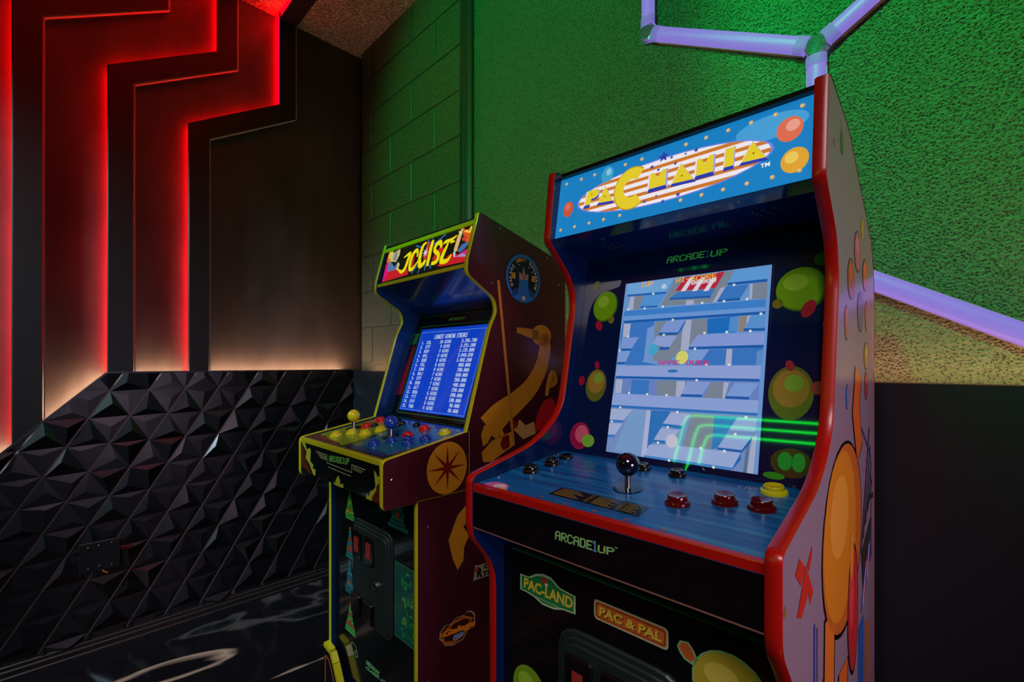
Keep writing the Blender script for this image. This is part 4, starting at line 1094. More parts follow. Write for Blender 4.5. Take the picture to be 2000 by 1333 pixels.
  ('x',(205,225,245),2,'600,000',(0.2988,0.1278),(0.352,0.1278),(0.2988,0.1386)),
  ('x',(205,225,245),2,'9.',(0.074,0.1127),(0.088,0.1127),(0.074,0.1235)),
  ('x',(205,225,245),2,'STF',(0.102,0.1127),(0.128,0.1127),(0.102,0.1235)),
  ('x',(205,225,245),2,'7 WINS',(0.1828,0.1127),(0.232,0.1127),(0.1828,0.1235)),
  ('x',(205,225,245),2,'500,000',(0.2988,0.1127),(0.352,0.1127),(0.2988,0.1235)),
  ('x',(205,225,245),2,'10.',(0.067,0.0976),(0.088,0.0976),(0.067,0.1084)),
  ('x',(205,225,245),2,'BOB',(0.102,0.0976),(0.128,0.0976),(0.102,0.1084)),
  ('x',(205,225,245),2,'7 WINS',(0.1828,0.0976),(0.232,0.0976),(0.1828,0.1084)),
  ('x',(205,225,245),2,'400,000',(0.2988,0.0976),(0.352,0.0976),(0.2988,0.1084)),
  ('x',(205,225,245),2,'11.',(0.067,0.0825),(0.088,0.0825),(0.067,0.0933)),
  ('x',(205,225,245),2,'WIT',(0.102,0.0825),(0.128,0.0825),(0.102,0.0933)),
  ('x',(205,225,245),2,'7 WINS',(0.1828,0.0825),(0.232,0.0825),(0.1828,0.0933)),
  ('x',(205,225,245),2,'290,000',(0.2988,0.0825),(0.352,0.0825),(0.2988,0.0933)),
  ('x',(205,225,245),2,'12.',(0.067,0.0674),(0.088,0.0674),(0.067,0.0782)),
  ('x',(205,225,245),2,'ROG',(0.102,0.0674),(0.128,0.0674),(0.102,0.0782)),
  ('x',(205,225,245),2,'6 WINS',(0.1828,0.0674),(0.232,0.0674),(0.1828,0.0782)),
  ('x',(205,225,245),2,'200,000',(0.2988,0.0674),(0.352,0.0674),(0.2988,0.0782)),
  ('x',(205,225,245),2,'13.',(0.067,0.0523),(0.088,0.0523),(0.067,0.0631)),
  ('x',(205,225,245),2,'TTT',(0.102,0.0523),(0.128,0.0523),(0.102,0.0631)),
  ('x',(205,225,245),2,'6 WINS',(0.1828,0.0523),(0.232,0.0523),(0.1828,0.0631)),
  ('x',(205,225,245),2,'100,000',(0.2988,0.0523),(0.352,0.0523),(0.2988,0.0631)),
  ('x',(205,225,245),2,'14.',(0.067,0.0372),(0.088,0.0372),(0.067,0.048)),
  ('x',(205,225,245),2,'FFF',(0.102,0.0372),(0.128,0.0372),(0.102,0.048)),
  ('x',(205,225,245),2,'6 WINS',(0.1828,0.0372),(0.232,0.0372),(0.1828,0.048)),
  ('x',(205,225,245),2,'90,000',(0.3064,0.0372),(0.352,0.0372),(0.3064,0.048)),
  ('x',(205,225,245),2,'15.',(0.067,0.0221),(0.088,0.0221),(0.067,0.0329)),
  ('x',(205,225,245),2,'TWG',(0.102,0.0221),(0.128,0.0221),(0.102,0.0329)),
  ('x',(205,225,245),2,'6 WINS',(0.1828,0.0221),(0.232,0.0221),(0.1828,0.0329)),
  ('x',(205,225,245),2,'80,000',(0.3064,0.0221),(0.352,0.0221),(0.3064,0.0329)),
 ],
 'score_bezel_artwork': [
  ('l',(40,120,60),1,[(0.01,0.001),(0.01,0.332),(0.462,0.332)],0.0018),
  ('l',(45,140,70),1,[(0.046,0.004),(0.046,0.296),(0.394,0.296),(0.394,0.004),(0.046,0.004)],0.0022),
  ('p',(150,20,50),1,[(0.014,0.06),(0.04,0.06),(0.04,0.22),(0.026,0.235),(0.014,0.12)]),
  ('p',(30,120,50),1,[(0.014,0.235),(0.04,0.235),(0.04,0.275),(0.02,0.262)]),
  ('l',(40,150,70),2,[(0.012,0.27),(0.044,0.27)],0.004),
  ('p',(150,20,50),1,[(0.402,0.06),(0.436,0.06),(0.436,0.22),(0.416,0.235),(0.402,0.12)]),
  ('x',(110,190,90),2,'ARCADE1UP',(0.188,0.309),(0.268,0.309),(0.19,0.318)),
 ],
 'joust_deck_artwork': [
  ('p',(14,18,16),0,[(0.016,0.012),(0.456,0.012),(0.456,0.236),(0.016,0.236)]),
  ('l',(110,130,110),2,[(0.022,0.016),(0.45,0.016),(0.45,0.232),(0.022,0.232),(0.022,0.016)],0.0022),
  ('l',(70,150,120),2,[(0.243,0.016),(0.186,0.232)],0.003),
  ('p',(120,150,20),1,[(0.028,0.05),(0.0402,0.0416),(0.0574,0.0385),(0.0688,0.0378),(0.0943,0.0389),(0.1078,0.0283),(0.12,0.028),(0.13,0.03),(0.1468,0.0263),(0.1587,0.0233),(0.1756,0.0321),(0.1993,0.0297),(0.2153,0.0213),(0.228,0.024),(0.226,0.06),(0.2155,0.1025),(0.2099,0.1458),(0.202,0.1812),(0.19,0.226),(0.18,0.226),(0.1508,0.2262),(0.12,0.221),(0.0898,0.2191),(0.0635,0.2241),(0.03,0.22)]),
  ('p',(110,35,25),2,[(0.028,0.022),(0.0497,0.021),(0.0726,0.0218),(0.094,0.0226),(0.114,0.0207),(0.1359,0.0205),(0.1556,0.0197),(0.1798,0.0184),(0.2,0.02),(0.2,0.03),(0.1766,0.0338),(0.1629,0.0345),(0.1486,0.0338),(0.139,0.0337),(0.1138,0.0358),(0.0999,0.0389),(0.079,0.0475),(0.0615,0.0468),(0.0527,0.0424),(0.03,0.05)]),
  ('p',(15,105,140),1,[(0.262,0.026),(0.2882,0.0242),(0.3235,0.0276),(0.3489,0.0256),(0.3781,0.027),(0.4067,0.0292),(0.44,0.028),(0.444,0.06),(0.4472,0.0968),(0.4459,0.1301),(0.4401,0.1579),(0.4477,0.195),(0.444,0.226),(0.43,0.226),(0.3843,0.2295),(0.341,0.2285),(0.2933,0.2235),(0.2496,0.2231),(0.205,0.226),(0.21,0.2),(0.2195,0.1697),(0.2295,0.1281),(0.2376,0.0954),(0.2539,0.0629),(0.262,0.03)]),
  ('p',(20,60,120),2,[(0.262,0.024),(0.2908,0.0224),(0.3233,0.0237),(0.3498,0.0222),(0.3789,0.0227),(0.411,0.0226),(0.44,0.024),(0.44,0.036),(0.4178,0.037),(0.4063,0.0463),(0.3895,0.04),(0.385,0.0392),(0.3736,0.0415),(0.3469,0.0416),(0.3288,0.0429),(0.3173,0.0516),(0.3118,0.0465),(0.2842,0.0437),(0.2727,0.0442),(0.262,0.05)]),
  ('p',(100,45,30),2,[(0.44,0.026),(0.4404,0.051),(0.4416,0.0712),(0.4462,0.0968),(0.446,0.12),(0.438,0.11),(0.441,0.0976),(0.4383,0.0887),(0.4353,0.0782),(0.4305,0.0602),(0.4258,0.0566),(0.4309,0.0457),(0.425,0.03)]),
  ('p',(150,110,60),2,[(0.03,0.19),(0.0497,0.1935),(0.0769,0.195),(0.0988,0.1953),(0.1185,0.1989),(0.1356,0.2034),(0.16,0.2),(0.17,0.228),(0.1242,0.2271),(0.0776,0.2289),(0.03,0.228)]),
 ],
 'joust_apron_artwork': [
  ('l',(150,160,110),1,[(0.1157,0.9462),(0.1865,0.9452),(0.1855,0.9259),(0.3233,0.9236),(0.3233,0.9421),(0.3921,0.9408)],0.0022),
  ('l',(150,160,110),1,[(0.1233,0.9415),(0.1841,0.9403)],0.002),
  ('l',(150,160,110),1,[(0.1358,0.9375),(0.1841,0.9364)],0.002),
  ('l',(150,160,110),1,[(0.1408,0.9333),(0.1841,0.933)],0.002),
  ('l',(150,160,110),1,[(0.1912,0.9164),(0.3182,0.9141)],0.002),
  ('l',(150,160,110),1,[(0.3281,0.938),(0.3812,0.935)],0.002),
  ('l',(150,160,110),1,[(0.33,0.9329),(0.372,0.9309)],0.002),
  ('x',(110,200,80),2,'ARCADE1UP',(0.1967,0.931),(0.309,0.9395),(0.2004,0.9466)),
  ('p',(170,180,50),1,[(0.0105,0.9608),(0.0247,0.9582),(0.0387,0.9599),(0.0524,0.9424),(0.0714,0.9491),(0.0809,0.944),(0.0767,0.9141),(0.0977,0.9068),(0.0951,0.896),(0.1131,0.8969),(0.1106,0.879),(0.0977,0.8799),(0.082,0.8939),(0.0714,0.9049),(0.0442,0.9178),(0.0508,0.9358)]),
  ('p',(90,35,15),2,[(0.0162,0.9528),(0.0442,0.9349),(0.0415,0.9174),(0.066,0.8998),(0.082,0.8835),(0.0925,0.8806),(0.0714,0.8796),(0.0162,0.8921)]),
  ('p',(170,180,50),1,[(0.224,0.8859),(0.2365,0.8824),(0.2365,0.8901),(0.2474,0.9015),(0.2531,0.9044),(0.2625,0.8928),(0.2625,0.8834),(0.2773,0.8899),(0.2815,0.8791),(0.2625,0.8778),(0.2298,0.8777)]),
  ('p',(170,180,50),1,[(0.3957,0.877),(0.3975,0.8912),(0.4064,0.8843),(0.417,0.9001),(0.4239,0.8997),(0.4376,0.9108),(0.4342,0.9303),(0.4308,0.9466),(0.4427,0.9402),(0.4443,0.9354),(0.4544,0.9372),(0.4527,0.9219),(0.4427,0.9151),(0.4393,0.9027),(0.4239,0.8879),(0.4204,0.877)]),
  ('p',(90,35,15),2,[(0.4204,0.877),(0.4239,0.8879),(0.4393,0.9019),(0.4443,0.9154),(0.4537,0.9205),(0.4544,0.8775)]),
 ],
 'joust_front_artwork': [
  ('p',(130,170,40),1,[(0.1041,0.81),(0.1119,0.81),(0.1119,0.818),(0.1041,0.818)]),
  ('p',(60,150,60),1,[(0.0996,0.801),(0.1164,0.801),(0.1164,0.809),(0.0996,0.809)]),
  ('p',(60,150,60),1,[(0.0964,0.792),(0.1196,0.792),(0.1196,0.8),(0.0964,0.8)]),
  ('p',(130,170,40),1,[(0.0953,0.783),(0.1207,0.783),(0.1207,0.791),(0.0953,0.791)]),
  ('p',(60,150,60),1,[(0.0911,0.774),(0.1249,0.774),(0.1249,0.782),(0.0911,0.782)]),
  ('p',(60,150,60),1,[(0.0883,0.765),(0.1277,0.765),(0.1277,0.773),(0.0883,0.773)]),
  ('p',(130,170,40),1,[(0.0837,0.756),(0.1323,0.756),(0.1323,0.764),(0.0837,0.764)]),
  ('p',(60,150,60),1,[(0.0793,0.747),(0.1367,0.747),(0.1367,0.755),(0.0793,0.755)]),
  ('p',(60,150,60),1,[(0.0823,0.738),(0.1337,0.738),(0.1337,0.746),(0.0823,0.746)]),
  ('e',(170,70,45),2,(0.108,0.7668),0.0068,0.0072,0),
  ('p',(150,70,45),1,[(0.1055,0.709),(0.1145,0.709),(0.1145,0.718),(0.1055,0.718)]),
  ('p',(30,110,110),1,[(0.1024,0.6989),(0.1176,0.6989),(0.1176,0.7079),(0.1024,0.7079)]),
  ('p',(30,110,110),1,[(0.1019,0.6887),(0.1181,0.6887),(0.1181,0.6977),(0.1019,0.6977)]),
  ('p',(150,70,45),1,[(0.0994,0.6786),(0.1206,0.6786),(0.1206,0.6876),(0.0994,0.6876)]),
  ('p',(30,110,110),1,[(0.0934,0.6685),(0.1266,0.6685),(0.1266,0.6775),(0.0934,0.6775)]),
  ('p',(30,110,110),1,[(0.0909,0.6584),(0.1291,0.6584),(0.1291,0.6674),(0.0909,0.6674)]),
  ('p',(150,70,45),1,[(0.0883,0.6482),(0.1317,0.6482),(0.1317,0.6573),(0.0883,0.6573)]),
  ('p',(30,110,110),1,[(0.0881,0.6381),(0.1319,0.6381),(0.1319,0.6471),(0.0881,0.6471)]),
  ('p',(30,110,110),1,[(0.083,0.628),(0.137,0.628),(0.137,0.637),(0.083,0.637)]),
  ('e',(170,70,45),2,(0.11,0.6604),0.006,0.0081,0),
  ('p',(60,130,130),1,[(0.1039,0.612),(0.1121,0.612),(0.1121,0.6213),(0.1039,0.6213)]),
  ('p',(35,100,115),1,[(0.1003,0.6015),(0.1157,0.6015),(0.1157,0.6108),(0.1003,0.6108)]),
  ('p',(35,100,115),1,[(0.0978,0.591),(0.1182,0.591),(0.1182,0.6003),(0.0978,0.6003)]),
  ('p',(60,130,130),1,[(0.0937,0.5805),(0.1223,0.5805),(0.1223,0.5898),(0.0937,0.5898)]),
  ('p',(35,100,115),1,[(0.0904,0.57),(0.1256,0.57),(0.1256,0.5793),(0.0904,0.5793)]),
  ('p',(35,100,115),1,[(0.0907,0.5595),(0.1253,0.5595),(0.1253,0.5688),(0.0907,0.5688)]),
  ('p',(60,130,130),1,[(0.0884,0.549),(0.1276,0.549),(0.1276,0.5583),(0.0884,0.5583)]),
  ('p',(35,100,115),1,[(0.0789,0.5385),(0.1371,0.5385),(0.1371,0.5478),(0.0789,0.5478)]),
  ('p',(35,100,115),1,[(0.0808,0.528),(0.1352,0.528),(0.1352,0.5373),(0.0808,0.5373)]),
  ('e',(170,70,45),2,(0.108,0.5616),0.0068,0.0084,0),
  ('p',(150,90,50),1,[(0.108,0.495),(0.116,0.495),(0.116,0.5036),(0.108,0.5036)]),
  ('p',(70,165,75),1,[(0.1054,0.4854),(0.1186,0.4854),(0.1186,0.4939),(0.1054,0.4939)]),
  ('p',(70,165,75),1,[(0.1017,0.4758),(0.1223,0.4758),(0.1223,0.4843),(0.1017,0.4843)]),
  ('p',(150,90,50),1,[(0.0997,0.4661),(0.1243,0.4661),(0.1243,0.4747),(0.0997,0.4747)]),
  ('p',(70,165,75),1,[(0.0974,0.4565),(0.1266,0.4565),(0.1266,0.4651),(0.0974,0.4651)]),
  ('p',(70,165,75),1,[(0.0926,0.4469),(0.1314,0.4469),(0.1314,0.4554),(0.0926,0.4554)]),
  ('p',(150,90,50),1,[(0.0857,0.4372),(0.1383,0.4372),(0.1383,0.4458),(0.0857,0.4458)]),
  ('p',(70,165,75),1,[(0.0832,0.4276),(0.1408,0.4276),(0.1408,0.4362),(0.0832,0.4362)]),
  ('p',(70,165,75),1,[(0.0801,0.418),(0.1439,0.418),(0.1439,0.4266),(0.0801,0.4266)]),
  ('e',(170,70,45),2,(0.112,0.4488),0.0068,0.0077,0),
  ('p',(50,130,120),1,[(0.3587,0.865),(0.3713,0.865),(0.3713,0.875),(0.3587,0.875)]),
  ('p',(30,100,95),1,[(0.3539,0.8538),(0.3761,0.8538),(0.3761,0.8638),(0.3539,0.8638)]),
  ('p',(30,100,95),1,[(0.349,0.8425),(0.381,0.8425),(0.381,0.8525),(0.349,0.8525)]),
  ('p',(50,130,120),1,[(0.3434,0.8313),(0.3866,0.8313),(0.3866,0.8413),(0.3434,0.8413)]),
  ('p',(30,100,95),1,[(0.34,0.82),(0.39,0.82),(0.39,0.83),(0.34,0.83)]),
  ('p',(30,100,95),1,[(0.3338,0.8087),(0.3962,0.8087),(0.3962,0.8187),(0.3338,0.8187)]),
  ('p',(50,130,120),1,[(0.3379,0.7975),(0.3921,0.7975),(0.3921,0.8075),(0.3379,0.8075)]),
  ('p',(30,100,95),1,[(0.3293,0.7863),(0.4007,0.7863),(0.4007,0.7963),(0.3293,0.7963)]),
  ('p',(30,100,95),1,[(0.319,0.775),(0.411,0.775),(0.411,0.785),(0.319,0.785)]),
  ('e',(170,70,45),2,(0.365,0.811),0.0094,0.009,0),
  ('p',(60,140,90),1,[(0.352,0.512),(0.441,0.512),(0.441,0.696),(0.352,0.696)]),
  ('p',(20,85,80),2,[(0.354,0.514),(0.439,0.514),(0.439,0.694),(0.354,0.694)]),
  ('p',(45,150,80),3,[(0.4042,0.58),(0.409,0.58),(0.409,0.5977),(0.4042,0.5977)]),
  ('p',(45,150,80),3,[(0.3982,0.595),(0.4091,0.595),(0.4091,0.6037),(0.3982,0.6037)]),
  ('p',(40,135,60),3,[(0.417,0.5461),(0.4323,0.5461),(0.4323,0.5653),(0.417,0.5653)]),
  ('p',(45,150,80),3,[(0.3895,0.5575),(0.394,0.5575),(0.394,0.5691),(0.3895,0.5691)]),
  ('p',(90,170,70),3,[(0.4192,0.5817),(0.4319,0.5817),(0.4319,0.5864),(0.4192,0.5864)]),
  ('p',(90,170,70),3,[(0.3918,0.5552),(0.4051,0.5552),(0.4051,0.5734),(0.3918,0.5734)]),
  ('p',(45,150,80),3,[(0.4257,0.5838),(0.4332,0.5838),(0.4332,0.5876),(0.4257,0.5876)]),
  ('p',(45,150,80),3,[(0.4242,0.5271),(0.4321,0.5271),(0.4321,0.5385),(0.4242,0.5385)]),
  ('p',(45,150,80),3,[(0.3934,0.6402),(0.4074,0.6402),(0.4074,0.6596),(0.3934,0.6596)]),
  ('p',(45,150,80),3,[(0.3878,0.6141),(0.4025,0.6141),(0.4025,0.6205),(0.3878,0.6205)]),
  ('p',(40,135,60),3,[(0.4248,0.5401),(0.438,0.5401),(0.438,0.5516),(0.4248,0.5516)]),
  ('p',(45,150,80),3,[(0.4078,0.5509),(0.4117,0.5509),(0.4117,0.5572),(0.4078,0.5572)]),
  ('p',(45,150,80),3,[(0.4156,0.5421),(0.4309,0.5421),(0.4309,0.5574),(0.4156,0.5574)]),
  ('p',(90,170,70),3,[(0.3846,0.6101),(0.3955,0.6101),(0.3955,0.6157),(0.3846,0.6157)]),
  ('p',(40,135,60),3,[(0.4174,0.6135),(0.4208,0.6135),(0.4208,0.6313),(0.4174,0.6313)]),
  ('p',(90,170,70),3,[(0.4276,0.5573),(0.438,0.5573),(0.438,0.561),(0.4276,0.561)]),
  ('p',(90,170,70),3,[(0.4226,0.6047),(0.4329,0.6047),(0.4329,0.6194),(0.4226,0.6194)]),
  ('p',(30,120,95),3,[(0.3873,0.6644),(0.395,0.6644),(0.395,0.6709),(0.3873,0.6709)]),
  ('p',(90,170,70),3,[(0.4293,0.6134),(0.4326,0.6134),(0.4326,0.6299),(0.4293,0.6299)]),
  ('p',(45,150,80),3,[(0.382,0.5365),(0.3879,0.5365),(0.3879,0.5441),(0.382,0.5441)]),
  ('p',(40,135,60),3,[(0.3967,0.5653),(0.4065,0.5653),(0.4065,0.5692),(0.3967,0.5692)]),
  ('p',(30,120,95),3,[(0.4195,0.6521),(0.4289,0.6521),(0.4289,0.6671),(0.4195,0.6671)]),
  ('p',(40,135,60),3,[(0.4092,0.529),(0.4206,0.529),(0.4206,0.5336),(0.4092,0.5336)]),
  ('p',(90,170,70),3,[(0.4065,0.6767),(0.4168,0.6767),(0.4168,0.682),(0.4065,0.682)]),
  ('p',(30,120,95),3,[(0.3902,0.658),(0.3966,0.658),(0.3966,0.6618),(0.3902,0.6618)]),
  ('p',(45,150,80),3,[(0.3946,0.5453),(0.3992,0.5453),(0.3992,0.5508),(0.3946,0.5508)]),
  ('p',(90,170,70),3,[(0.3849,0.5526),(0.393,0.5526),(0.393,0.566),(0.3849,0.566)]),
  ('p',(90,170,70),3,[(0.3957,0.5978),(0.4023,0.5978),(0.4023,0.6172),(0.3957,0.6172)]),
  ('p',(40,135,60),3,[(0.4154,0.5289),(0.4243,0.5289),(0.4243,0.5439),(0.4154,0.5439)]),
  ('p',(40,135,60),3,[(0.4102,0.6513),(0.4219,0.6513),(0.4219,0.6589),(0.4102,0.6589)]),
  ('p',(45,150,80),3,[(0.3987,0.6712),(0.4053,0.6712),(0.4053,0.6764),(0.3987,0.6764)]),
  ('p',(40,135,60),3,[(0.3898,0.6491),(0.404,0.6491),(0.404,0.6555),(0.3898,0.6555)]),
  ('p',(40,135,60),3,[(0.4039,0.6108),(0.412,0.6108),(0.412,0.6168),(0.4039,0.6168)]),
  ('p',(40,135,60),3,[(0.4105,0.5616),(0.4143,0.5616),(0.4143,0.5756),(0.4105,0.5756)]),
  ('p',(45,150,80),3,[(0.4081,0.6049),(0.4181,0.6049),(0.4181,0.6234),(0.4081,0.6234)]),
  ('p',(30,120,95),3,[(0.4241,0.6133),(0.438,0.6133),(0.438,0.6174),(0.4241,0.6174)]),
  ('p',(40,135,60),3,[(0.4166,0.5351),(0.4287,0.5351),(0.4287,0.5458),(0.4166,0.5458)]),
  ('p',(30,120,95),3,[(0.4247,0.6388),(0.4365,0.6388),(0.4365,0.6423),(0.4247,0.6423)]),
  ('p',(40,135,60),3,[(0.4242,0.5564),(0.4379,0.5564),(0.4379,0.5718),(0.4242,0.5718)]),
  ('p',(40,135,60),3,[(0.424,0.524),(0.4348,0.524),(0.4348,0.5374),(0.424,0.5374)]),
  ('p',(30,120,95),3,[(0.4015,0.5294),(0.407,0.5294),(0.407,0.5428),(0.4015,0.5428)]),
  ('p',(40,135,60),3,[(0.3861,0.523),(0.3972,0.523),(0.3972,0.5353),(0.3861,0.5353)]),
  ('p',(45,150,80),3,[(0.3832,0.6467),(0.3906,0.6467),(0.3906,0.6631),(0.3832,0.6631)]),
  ('p',(40,135,60),3,[(0.4043,0.5926),(0.4092,0.5926),(0.4092,0.6021),(0.4043,0.6021)]),
  ('p',(30,120,95),3,[(0.422,0.5356),(0.4295,0.5356),(0.4295,0.5426),(0.422,0.5426)]),
  ('p',(45,150,80),3,[(0.3912,0.5547),(0.3957,0.5547),(0.3957,0.5598),(0.3912,0.5598)]),
  ('l',(110,180,120),2,[(0.128,0.377),(0.115,0.388),(0.122,0.398),(0.14,0.397),(0.15,0.388),(0.158,0.372),(0.15,0.366),(0.143,0.375),(0.146,0.384)],0.0022),
  ('l',(110,180,120),2,[(0.134,0.366),(0.143,0.382),(0.146,0.366)],0.0022),
  ('t',(110,180,120),2,'MIDWAY',(0.2051,0.3725),(0.2773,0.3731),(0.2067,0.386),0.05),
  ('t',(110,180,120),2,'CLASSIC ARCADE',(0.2012,0.3594),(0.3609,0.372),(0.2036,0.368),0.05),
 ],
 'joust_side_artwork': [
  ('e',(190,130,30),1,(-0.0205,0.932),0.059,0.062,0),
  ('s',(110,20,15),2,(-0.0205,0.932),0.056,8,0.2,0),
  ('l',(190,130,30),1,[(0.3162,1.2628),(0.3296,1.2261),(0.3118,1.1682),(0.2687,1.1136),(0.2055,1.0727),(0.1483,1.0437),(0.1122,1.0122)],[0.045,0.05,0.052,0.056,0.062,0.072,0.085]),
  ('e',(190,130,30),1,(0.315,1.262),0.042,0.03,0),
  ('l',(190,130,30),1,[(0.303,1.2593),(0.2561,1.2674),(0.2134,1.2724)],[0.03,0.024,0.014]),
  ('l',(175,115,45),3,[(0.1447,1.3997),(0.2016,0.9588)],0.0095),
  ('p',(190,130,30),2,[(0.0915,0.9685),(0.085,0.9986),(0.0947,1.0221),(0.1212,1.0237),(0.152,1.0143),(0.166,0.995),(0.1589,0.983),(0.1416,0.9976),(0.1347,0.9832),(0.1212,0.9947),(0.1079,0.9764)]),
  ('p',(190,130,30),2,[(0.0869,0.9544),(0.1212,0.9798),(0.1874,0.9953),(0.1984,0.9968),(0.2057,0.9594),(0.1554,0.9401),(0.1212,0.9249),(0.0915,0.9293)]),
  ('p',(110,20,20),3,[(0.152,0.966),(0.1589,0.9855),(0.1838,0.9905),(0.1874,0.9565),(0.1625,0.9494)]),
  ('p',(120,20,25),2,[(0.1802,1.0245),(0.1984,1.0307),(0.2206,1.0156),(0.2132,1.0032),(0.1874,1.0083)]),
  ('p',(175,25,35),2,[(0.2868,1.0042),(0.299,1.0416),(0.3238,1.0732),(0.358,1.0798),(0.3755,1.0646),(0.3755,1.0417),(0.3323,0.9999),(0.2909,0.9846)]),
  ('l',(185,140,80),2,[(0.2132,1.0137),(0.2435,0.9895),(0.2868,0.9987)],0.035),
  ('l',(190,130,30),2,[(0.3365,1.0865),(0.345,1.1171),(0.3623,1.145),(0.3755,1.1276),(0.3536,1.114)],[0.012,0.02,0.03,0.02,0.012]),
  ('p',(190,130,30),1,[(0.0542,0.8308),(0.0357,0.8306),(0.0099,0.8119),(-0.0176,0.7587),(-0.0053,0.7114),(0.0099,0.6788),(0.0278,0.6976),(0.0304,0.7296),(0.0462,0.7541),(0.0278,0.7793),(0.0409,0.7925),(0.0542,0.7935)]),
  ('e',(15,35,70),1,(0.2405,1.416),0.071,0.07,0),
  ('e',(45,115,190),2,(0.2405,1.416),0.068,0.067,0),
  ('e',(12,20,45),3,(0.2405,1.416),0.06,0.059,0),
  ('e',(25,65,140),4,(0.2405,1.372),0.045,0.02,0),
  ('p',(40,115,200),5,[(0.224,1.415),(0.257,1.415),(0.262,1.372),(0.285,1.362),(0.262,1.353),(0.219,1.353),(0.196,1.362),(0.219,1.372)]),
  ('s',(215,200,190),6,(0.2405,1.362),0.01,5,0.42,0),
  ('p',(170,140,140),6,[(0.2405,1.45),(0.246,1.425),(0.258,1.432),(0.258,1.413),(0.223,1.413),(0.223,1.432),(0.235,1.425)]),
  ('e',(190,50,45),7,(0.2405,1.42),0.006,0.005,0),
  ('p',(200,145,40),5,[(0.195,1.412),(0.208,1.412),(0.208,1.428),(0.195,1.428)]),
  ('p',(200,145,40),5,[(0.273,1.412),(0.286,1.412),(0.286,1.428),(0.273,1.428)]),
  ('e',(240,235,240),5,(0.205,1.442),0.0016,0.0016,0),
  ('e',(240,235,240),5,(0.222,1.452),0.0016,0.0016,0),
  ('e',(240,235,240),5,(0.262,1.45),0.0016,0.0016,0),
  ('e',(240,235,240),5,(0.275,1.438),0.0016,0.0016,0),
  ('e',(240,235,240),5,(0.285,1.395),0.0016,0.0016,0),
  ('e',(240,235,240),5,(0.198,1.395),0.0016,0.0016,0),
  ('t',(225,195,180),6,'G',(0.1992,1.3921),(0.1957,1.3998),(0.1911,1.3883),0.03),
  ('t',(225,195,180),6,'A',(0.1951,1.4013),(0.1932,1.4095),(0.1864,1.3992),0.03),
  ('t',(225,195,180),6,'L',(0.1931,1.4111),(0.1929,1.4196),(0.1841,1.411),0.03),
  ('t',(225,195,180),6,'A',(0.1931,1.4212),(0.1948,1.4295),(0.1843,1.4229),0.03),
  ('t',(225,195,180),6,'G',(0.1952,1.431),(0.1986,1.4388),(0.187,1.4346),0.03),
  ('t',(225,195,180),6,'A',(0.1994,1.4401),(0.2043,1.4471),(0.192,1.4454),0.03),
  ('t',(225,150,60),6,'5',(0.2129,1.4549),(0.2202,1.4592),(0.2084,1.4627),0.03),
  ('t',(225,150,60),6,'1',(0.2217,1.4598),(0.2297,1.4625),(0.2189,1.4684),0.03),
  ('t',(225,150,60),6,'S',(0.2313,1.4628),(0.2397,1.4637),(0.2303,1.4717),0.03),
  ('t',(225,150,60),6,'T',(0.2413,1.4637),(0.2497,1.4628),(0.2422,1.4726),0.03),
  ('t',(225,195,180),6,'S',(0.2608,1.4592),(0.2681,1.4549),(0.2653,1.4669),0.03),
  ('t',(225,195,180),6,'Q',(0.2694,1.454),(0.2757,1.4482),(0.2754,1.4606),0.03),
  ('t',(225,195,180),6,'U',(0.2767,1.4471),(0.2816,1.4401),(0.284,1.4523),0.03),
  ('t',(225,195,180),6,'A',(0.2824,1.4388),(0.2858,1.431),(0.2907,1.4424),0.03),
  ('t',(225,195,180),6,'D',(0.2862,1.4295),(0.2879,1.4212),(0.2951,1.4313),0.03),
  ('t',(225,195,180),6,'R',(0.2881,1.4196),(0.2879,1.4111),(0.2971,1.4195),0.03),
  ('t',(225,195,180),6,'O',(0.2878,1.4095),(0.2859,1.4013),(0.2965,1.4075),0.03),
  ('t',(225,195,180),6,'N',(0.2853,1.3998),(0.2818,1.3921),(0.2935,1.396),0.03),
  ('p',(140,140,110),1,[(0.0592,0.636),(0.0651,0.6735),(0.0759,0.6711),(0.209,0.6586),(0.209,0.6248),(0.0832,0.6356)]),
  ('t',(20,25,20),2,'R',(0.0711,0.6423),(0.0906,0.636),(0.0711,0.6671),0.08),
  ('t',(20,25,20),2,'OLLING',(0.0943,0.6553),(0.2062,0.6416),(0.0943,0.6674),0.05),
  ('t',(20,25,20),2,'THUNDER',(0.0881,0.6386),(0.2147,0.6211),(0.0906,0.6509),0.05),
  ('e',(150,50,40),3,(0.0711,0.6606),0.007,0.007,0),
  ('p',(175,150,120),1,[(-0.0442,0.5329),(-0.0421,0.5492),(-0.0284,0.5592),(-0.0112,0.5568),(0.0064,0.5649),(0.0312,0.5626),(0.0404,0.5682),(0.0544,0.5638),(0.0651,0.5516),(0.0651,0.5223),(0.0427,0.5203),(0.0266,0.5035),(-0.0025,0.5015),(-0.0284,0.5107),(-0.0369,0.5247)]),
  ('p',(60,25,10),2,[(-0.0406,0.5333),(-0.0387,0.5485),(-0.0259,0.5578),(-0.0099,0.5556),(0.0065,0.5631),(0.0296,0.561),(0.0381,0.5661),(0.0511,0.5621),(0.061,0.5507),(0.061,0.5235),(0.0403,0.5216),(0.0253,0.506),(-0.0017,0.5041),(-0.0259,0.5127),(-0.0338,0.5257)]),
  ('l',(190,95,35),3,[(-0.0305,0.5186),(-0.0025,0.5085),(0.0266,0.516),(0.0544,0.5447),(0.0312,0.5572),(-0.0025,0.556),(-0.0369,0.5402),(-0.0305,0.5186)],0.006),
  ('t',(235,130,40),4,'Galaga',(-0.0379,0.5285),(0.0615,0.5201),(-0.0327,0.5471),0.07),
